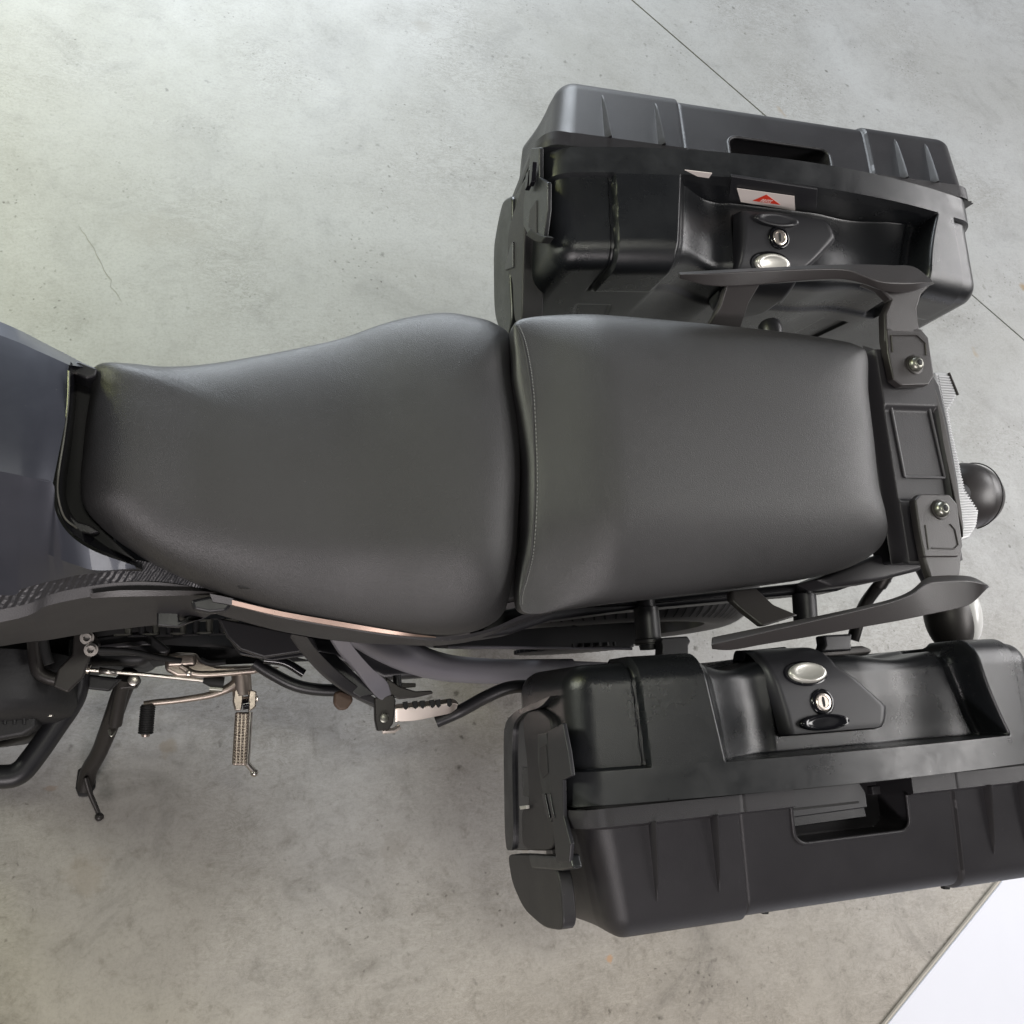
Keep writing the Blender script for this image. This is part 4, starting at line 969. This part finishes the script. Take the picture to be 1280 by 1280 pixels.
    oval('lock_barrel', .320, tw(.298), .0105, .0105, [(1.0, -.002), (1.0, .0028), (.9, .0036), (.72, .0036), (.68, .0028), (.01, .0028)], M_chrome, lock)
    oval('keyhole', .320, tw(.298), .0018, .0062, [(1, .0020), (1, .0032), (.01, .0032)], M_deep, lock)
    oval('latch_grip', .317, tw(.321), .034, .0095, [(1.0, -.003), (1.0, .003), (.95, .0055), (.8, .0062), (.7, .0048), (.5, .0046), (.01, .0050)], M_gloss if sgn < 0 else M_lock, lock)
    if sgn < 0:
        c, n = cp_(.308, tw(.272)); prism('button_mark', [c + n * .0006 + np.array(q) for q in ((-.011, -.003, 0), (.009, -.003, 0), (.009, .001, 0), (-.011, .001, 0))], n * .0004, M_silver, lock, bevel=0)
    return case, loc, org, inner, lock, otop, arch

case_l, locL, orgL, innL, lockL, otL, arL = build_case(-1, .372, 'black luggage case on the side stand side, beside the white board')
case_r, locR, orgR, innR, lockR, otR, arR = build_case(1, .395, 'black luggage case opposite the side stand, with a red and white label below its handle')

# press label and recess wall on the far case
def plane_label():
    X = lambda u, v: PY(u, v, .03 + .3495)
    q = [(921, 235), (993, 245), (994, 263), (926, 252)]
    p = [X(*a) for a in q]; n = np.array([0, -1.0, 0])
    back = prism('latch_recess', [X(u, v) + np.array([0, .0012, 0]) for u, v in ((914, 222), (1022, 238), (1020, 282), (910, 262))], (0, .004, 0), M_lock, case_r, bevel=.0008)
    lab = prism('warning_label', p, n * .0006, M_label, case_r, bevel=0)
    tri = [X(u, v) + n * .0009 for u, v in ((958, 242.5), (975, 255), (941, 250))]
    prism('label_triangle', tri, n * .0004, M_red, lab, bevel=0)
    # lettering PRESS
    cu = bpy.data.curves.new('press', 'FONT'); cu.body = 'PRESS'; cu.size = .0098; cu.align_x = 'CENTER'; cu.extrude = .0001; cu.space_character = 1.15; cu.offset = .0003
    to = bpy.data.objects.new('press_tmp', cu); COL.objects.link(to)
    dg = bpy.context.evaluated_depsgraph_get(); me = bpy.data.meshes.new_from_object(to.evaluated_get(dg))
    bpy.data.objects.remove(to); me.materials.clear(); me.materials.append(M_lettering)
    o = bpy.data.objects.new('lettering', me); COL.objects.link(o); o.parent = lab
    ex = nrm(p[1] - p[0]); nn = n; ey = nrm(np.cross(nn, ex)); pos = X(954.6, 252.8) + n * .0016 - orgR
    # text reads towards the bike's side: x along ex, up along ey
    if ey[2] < 0: ex = -ex; ey = -ey
    ex = ex * .58; ey = ey * 1.35; Mx = Matrix(((ex[0], ey[0], nn[0], pos[0]), (ex[1], ey[1], nn[1], pos[1]), (ex[2], ey[2], nn[2], pos[2]), (0, 0, 0, 1))); o.matrix_local = Mx
    prism('floor_sliver', [X(u, v) for u, v in ((856, 212), (890, 216), (886, 222), (872, 220))], n * .0008, M_label, case_r, bevel=0)  # pale chip added for the floor glimpsed through the handle opening
plane_label()

# front-end hardware of both cases, traced on planes just in front of the shells
def round_uv(uv, f=.32, n=5):
    """rounds the corners of an outline"""
    p = np.array(uv, float); out = []
    for i in range(len(p)):
        a, b, c = p[i - 1], p[i], p[(i + 1) % len(p)]; s0 = b + (a - b) * f; s1 = b + (c - b) * f
        for t in np.linspace(0, 1, n): out.append((1 - t) ** 2 * s0 + 2 * t * (1 - t) * b + t * t * s1)
    return [tuple(q) for q in out]
def plateX(name, uv, X, th, m_, parent, bevel=.0015, **k):
    if name in ('corner_guard', 'lower_guard', 'end_frame'): uv = round_uv(uv)
    return prism(name, [PX(u, v, X) for u, v in uv], (th, 0, 0), m_, parent, bevel=bevel, **k)
def front_left():
    x = .372
    plateX('end_frame', [(652, 900), (660, 888), (674, 886), (690, 900), (688, 960), (694, 1050), (688, 1064), (652, 1063), (651, 1012), (661, 1006), (658, 950)], x - .001, .02, M_case_o, case_l, bevel=.003)
    plateX('end_channel', [(636, 906), (646, 892), (660, 884), (672, 884), (660, 900), (662, 960), (664, 1030), (660, 1063), (640, 1063)], x + .001, .02, M_gloss, case_l, bevel=.002)
    plateX('corner_guard', [(629, 916), (633, 900), (645, 888), (668, 878), (690, 868), (676, 884), (652, 892), (641, 906), (640, 950), (642, 1063), (631, 1063)], x - .003, .02, M_case_s, case_l, bevel=.003)
    plateX('lower_guard', [(634, 1068), (648, 1068), (690, 1070), (700, 1100), (705, 1164), (680, 1160), (655, 1138), (640, 1105)], x - .001, .016, M_case_o, case_l, bevel=.0075)
    plateX('hinge_block', [(660, 1068), (690, 1070), (712, 1068), (716, 1086), (700, 1089), (664, 1086)], x - .005, .012, M_case_s, case_l, bevel=.003)
    la = plateX('side_latch', [(684, 914), (703, 904), (710, 940), (714, 970), (703, 975), (704, 1020), (713, 1055), (711, 1078), (695, 1078), (690, 1020), (686, 960)], x - .007, .005, M_lock, case_l, bevel=.0012)
    plateX('latch_arm', [(672, 918), (683, 916), (688, 960), (692, 1020), (688, 1028), (676, 980), (672, 950)], x - .006, .004, M_case_s, la, bevel=.001)
    plateX('latch_window', [(674, 934), (682, 930), (685, 966), (678, 973), (674, 960)], x - .007, .003, M_case_o, la, bevel=.0008)
    for s in (0, 6): plateX('latch_slot', [(677 + s, 992), (681 + s, 992), (687 + s, 1022), (684 + s, 1023)], x - .0082, .003, M_gloss, la, bevel=.0005)
    plateX('silver_clip', [(649, 1007.5), (658, 1006.5), (658, 1011), (650, 1012)], x - .008, .004, M_silver, case_l, bevel=.0006)
def front_right():
    x = .395
    plateX('corner_guard', [(640, 243), (628, 250), (622, 275), (616, 310), (617, 398), (633, 430), (640, 400), (636, 330), (640, 280)], x - .004, .03, M_case_s, case_r, bevel=.004)
    plateX('end_frame', [(656, 220), (646, 250), (634, 290), (634, 340), (640, 350), (642, 400), (652, 412), (654, 300), (662, 240)], x - .006, .03, M_case_o, case_r, bevel=.003)
    plateX('end_window', [(638, 306), (641, 302), (641, 334), (630, 338)], x - .008, .01, M_gloss, case_r, bevel=.001)
    la = plateX('side_latch', [(664, 185), (674, 184), (674, 222), (684, 228), (684, 262), (680, 296), (672, 302), (660, 294), (654, 282), (654, 255), (658, 225)], x - .007, .006, M_case_s, case_r, bevel=.0015)
    plateX('latch_arm', [(662, 262), (670, 250), (670, 292), (660, 284)], x - .0085, .003, M_case_o, la, bevel=.001)
    for s in (0, 5): plateX('latch_slot', [(657 + s, 218 - s * 2), (661 + s, 212 - s * 2), (659 + s, 232 - s), (656 + s, 238 - s)], x - .0155, .006, M_gloss, la, bevel=.0005)
    plateX('latch_tip', [(662, 286), (672, 292), (682, 296), (676, 304), (668, 302), (656, 294)], x - .009, .012, M_deep, la, bevel=.002)
front_left(); front_right()
# rear catch of the far case
prism('rear_latch', [locR(a_, w_, .73) for a_, w_ in ((.652, .27), (.668, .28), (.670, .33), (.664, .352), (.652, .355))], (0, 0, -.07), M_gloss, case_r, bevel=.003)
for u, v in ((957, 1141), (1184, 1110)):
    prism('rubber_stud', [P(u + a, v + b, .655) for a, b in ((-4, -6), (5, -7), (4, 2), (-3, 2))], (0, 0, -.008), M_deep, case_l, bevel=.001)
# seat post under the far grab rail
post_c = P(962, 408, .78)
lathe('luggage_mount', post_c, (0, .9, -.2), [(.012, -.02), (.0145, -.01), (.0145, .002), (.012, .005), (.0001, .006)], M_black, bike)
for o in list(COL.objects):
    if '_org' in o: del o['_org']
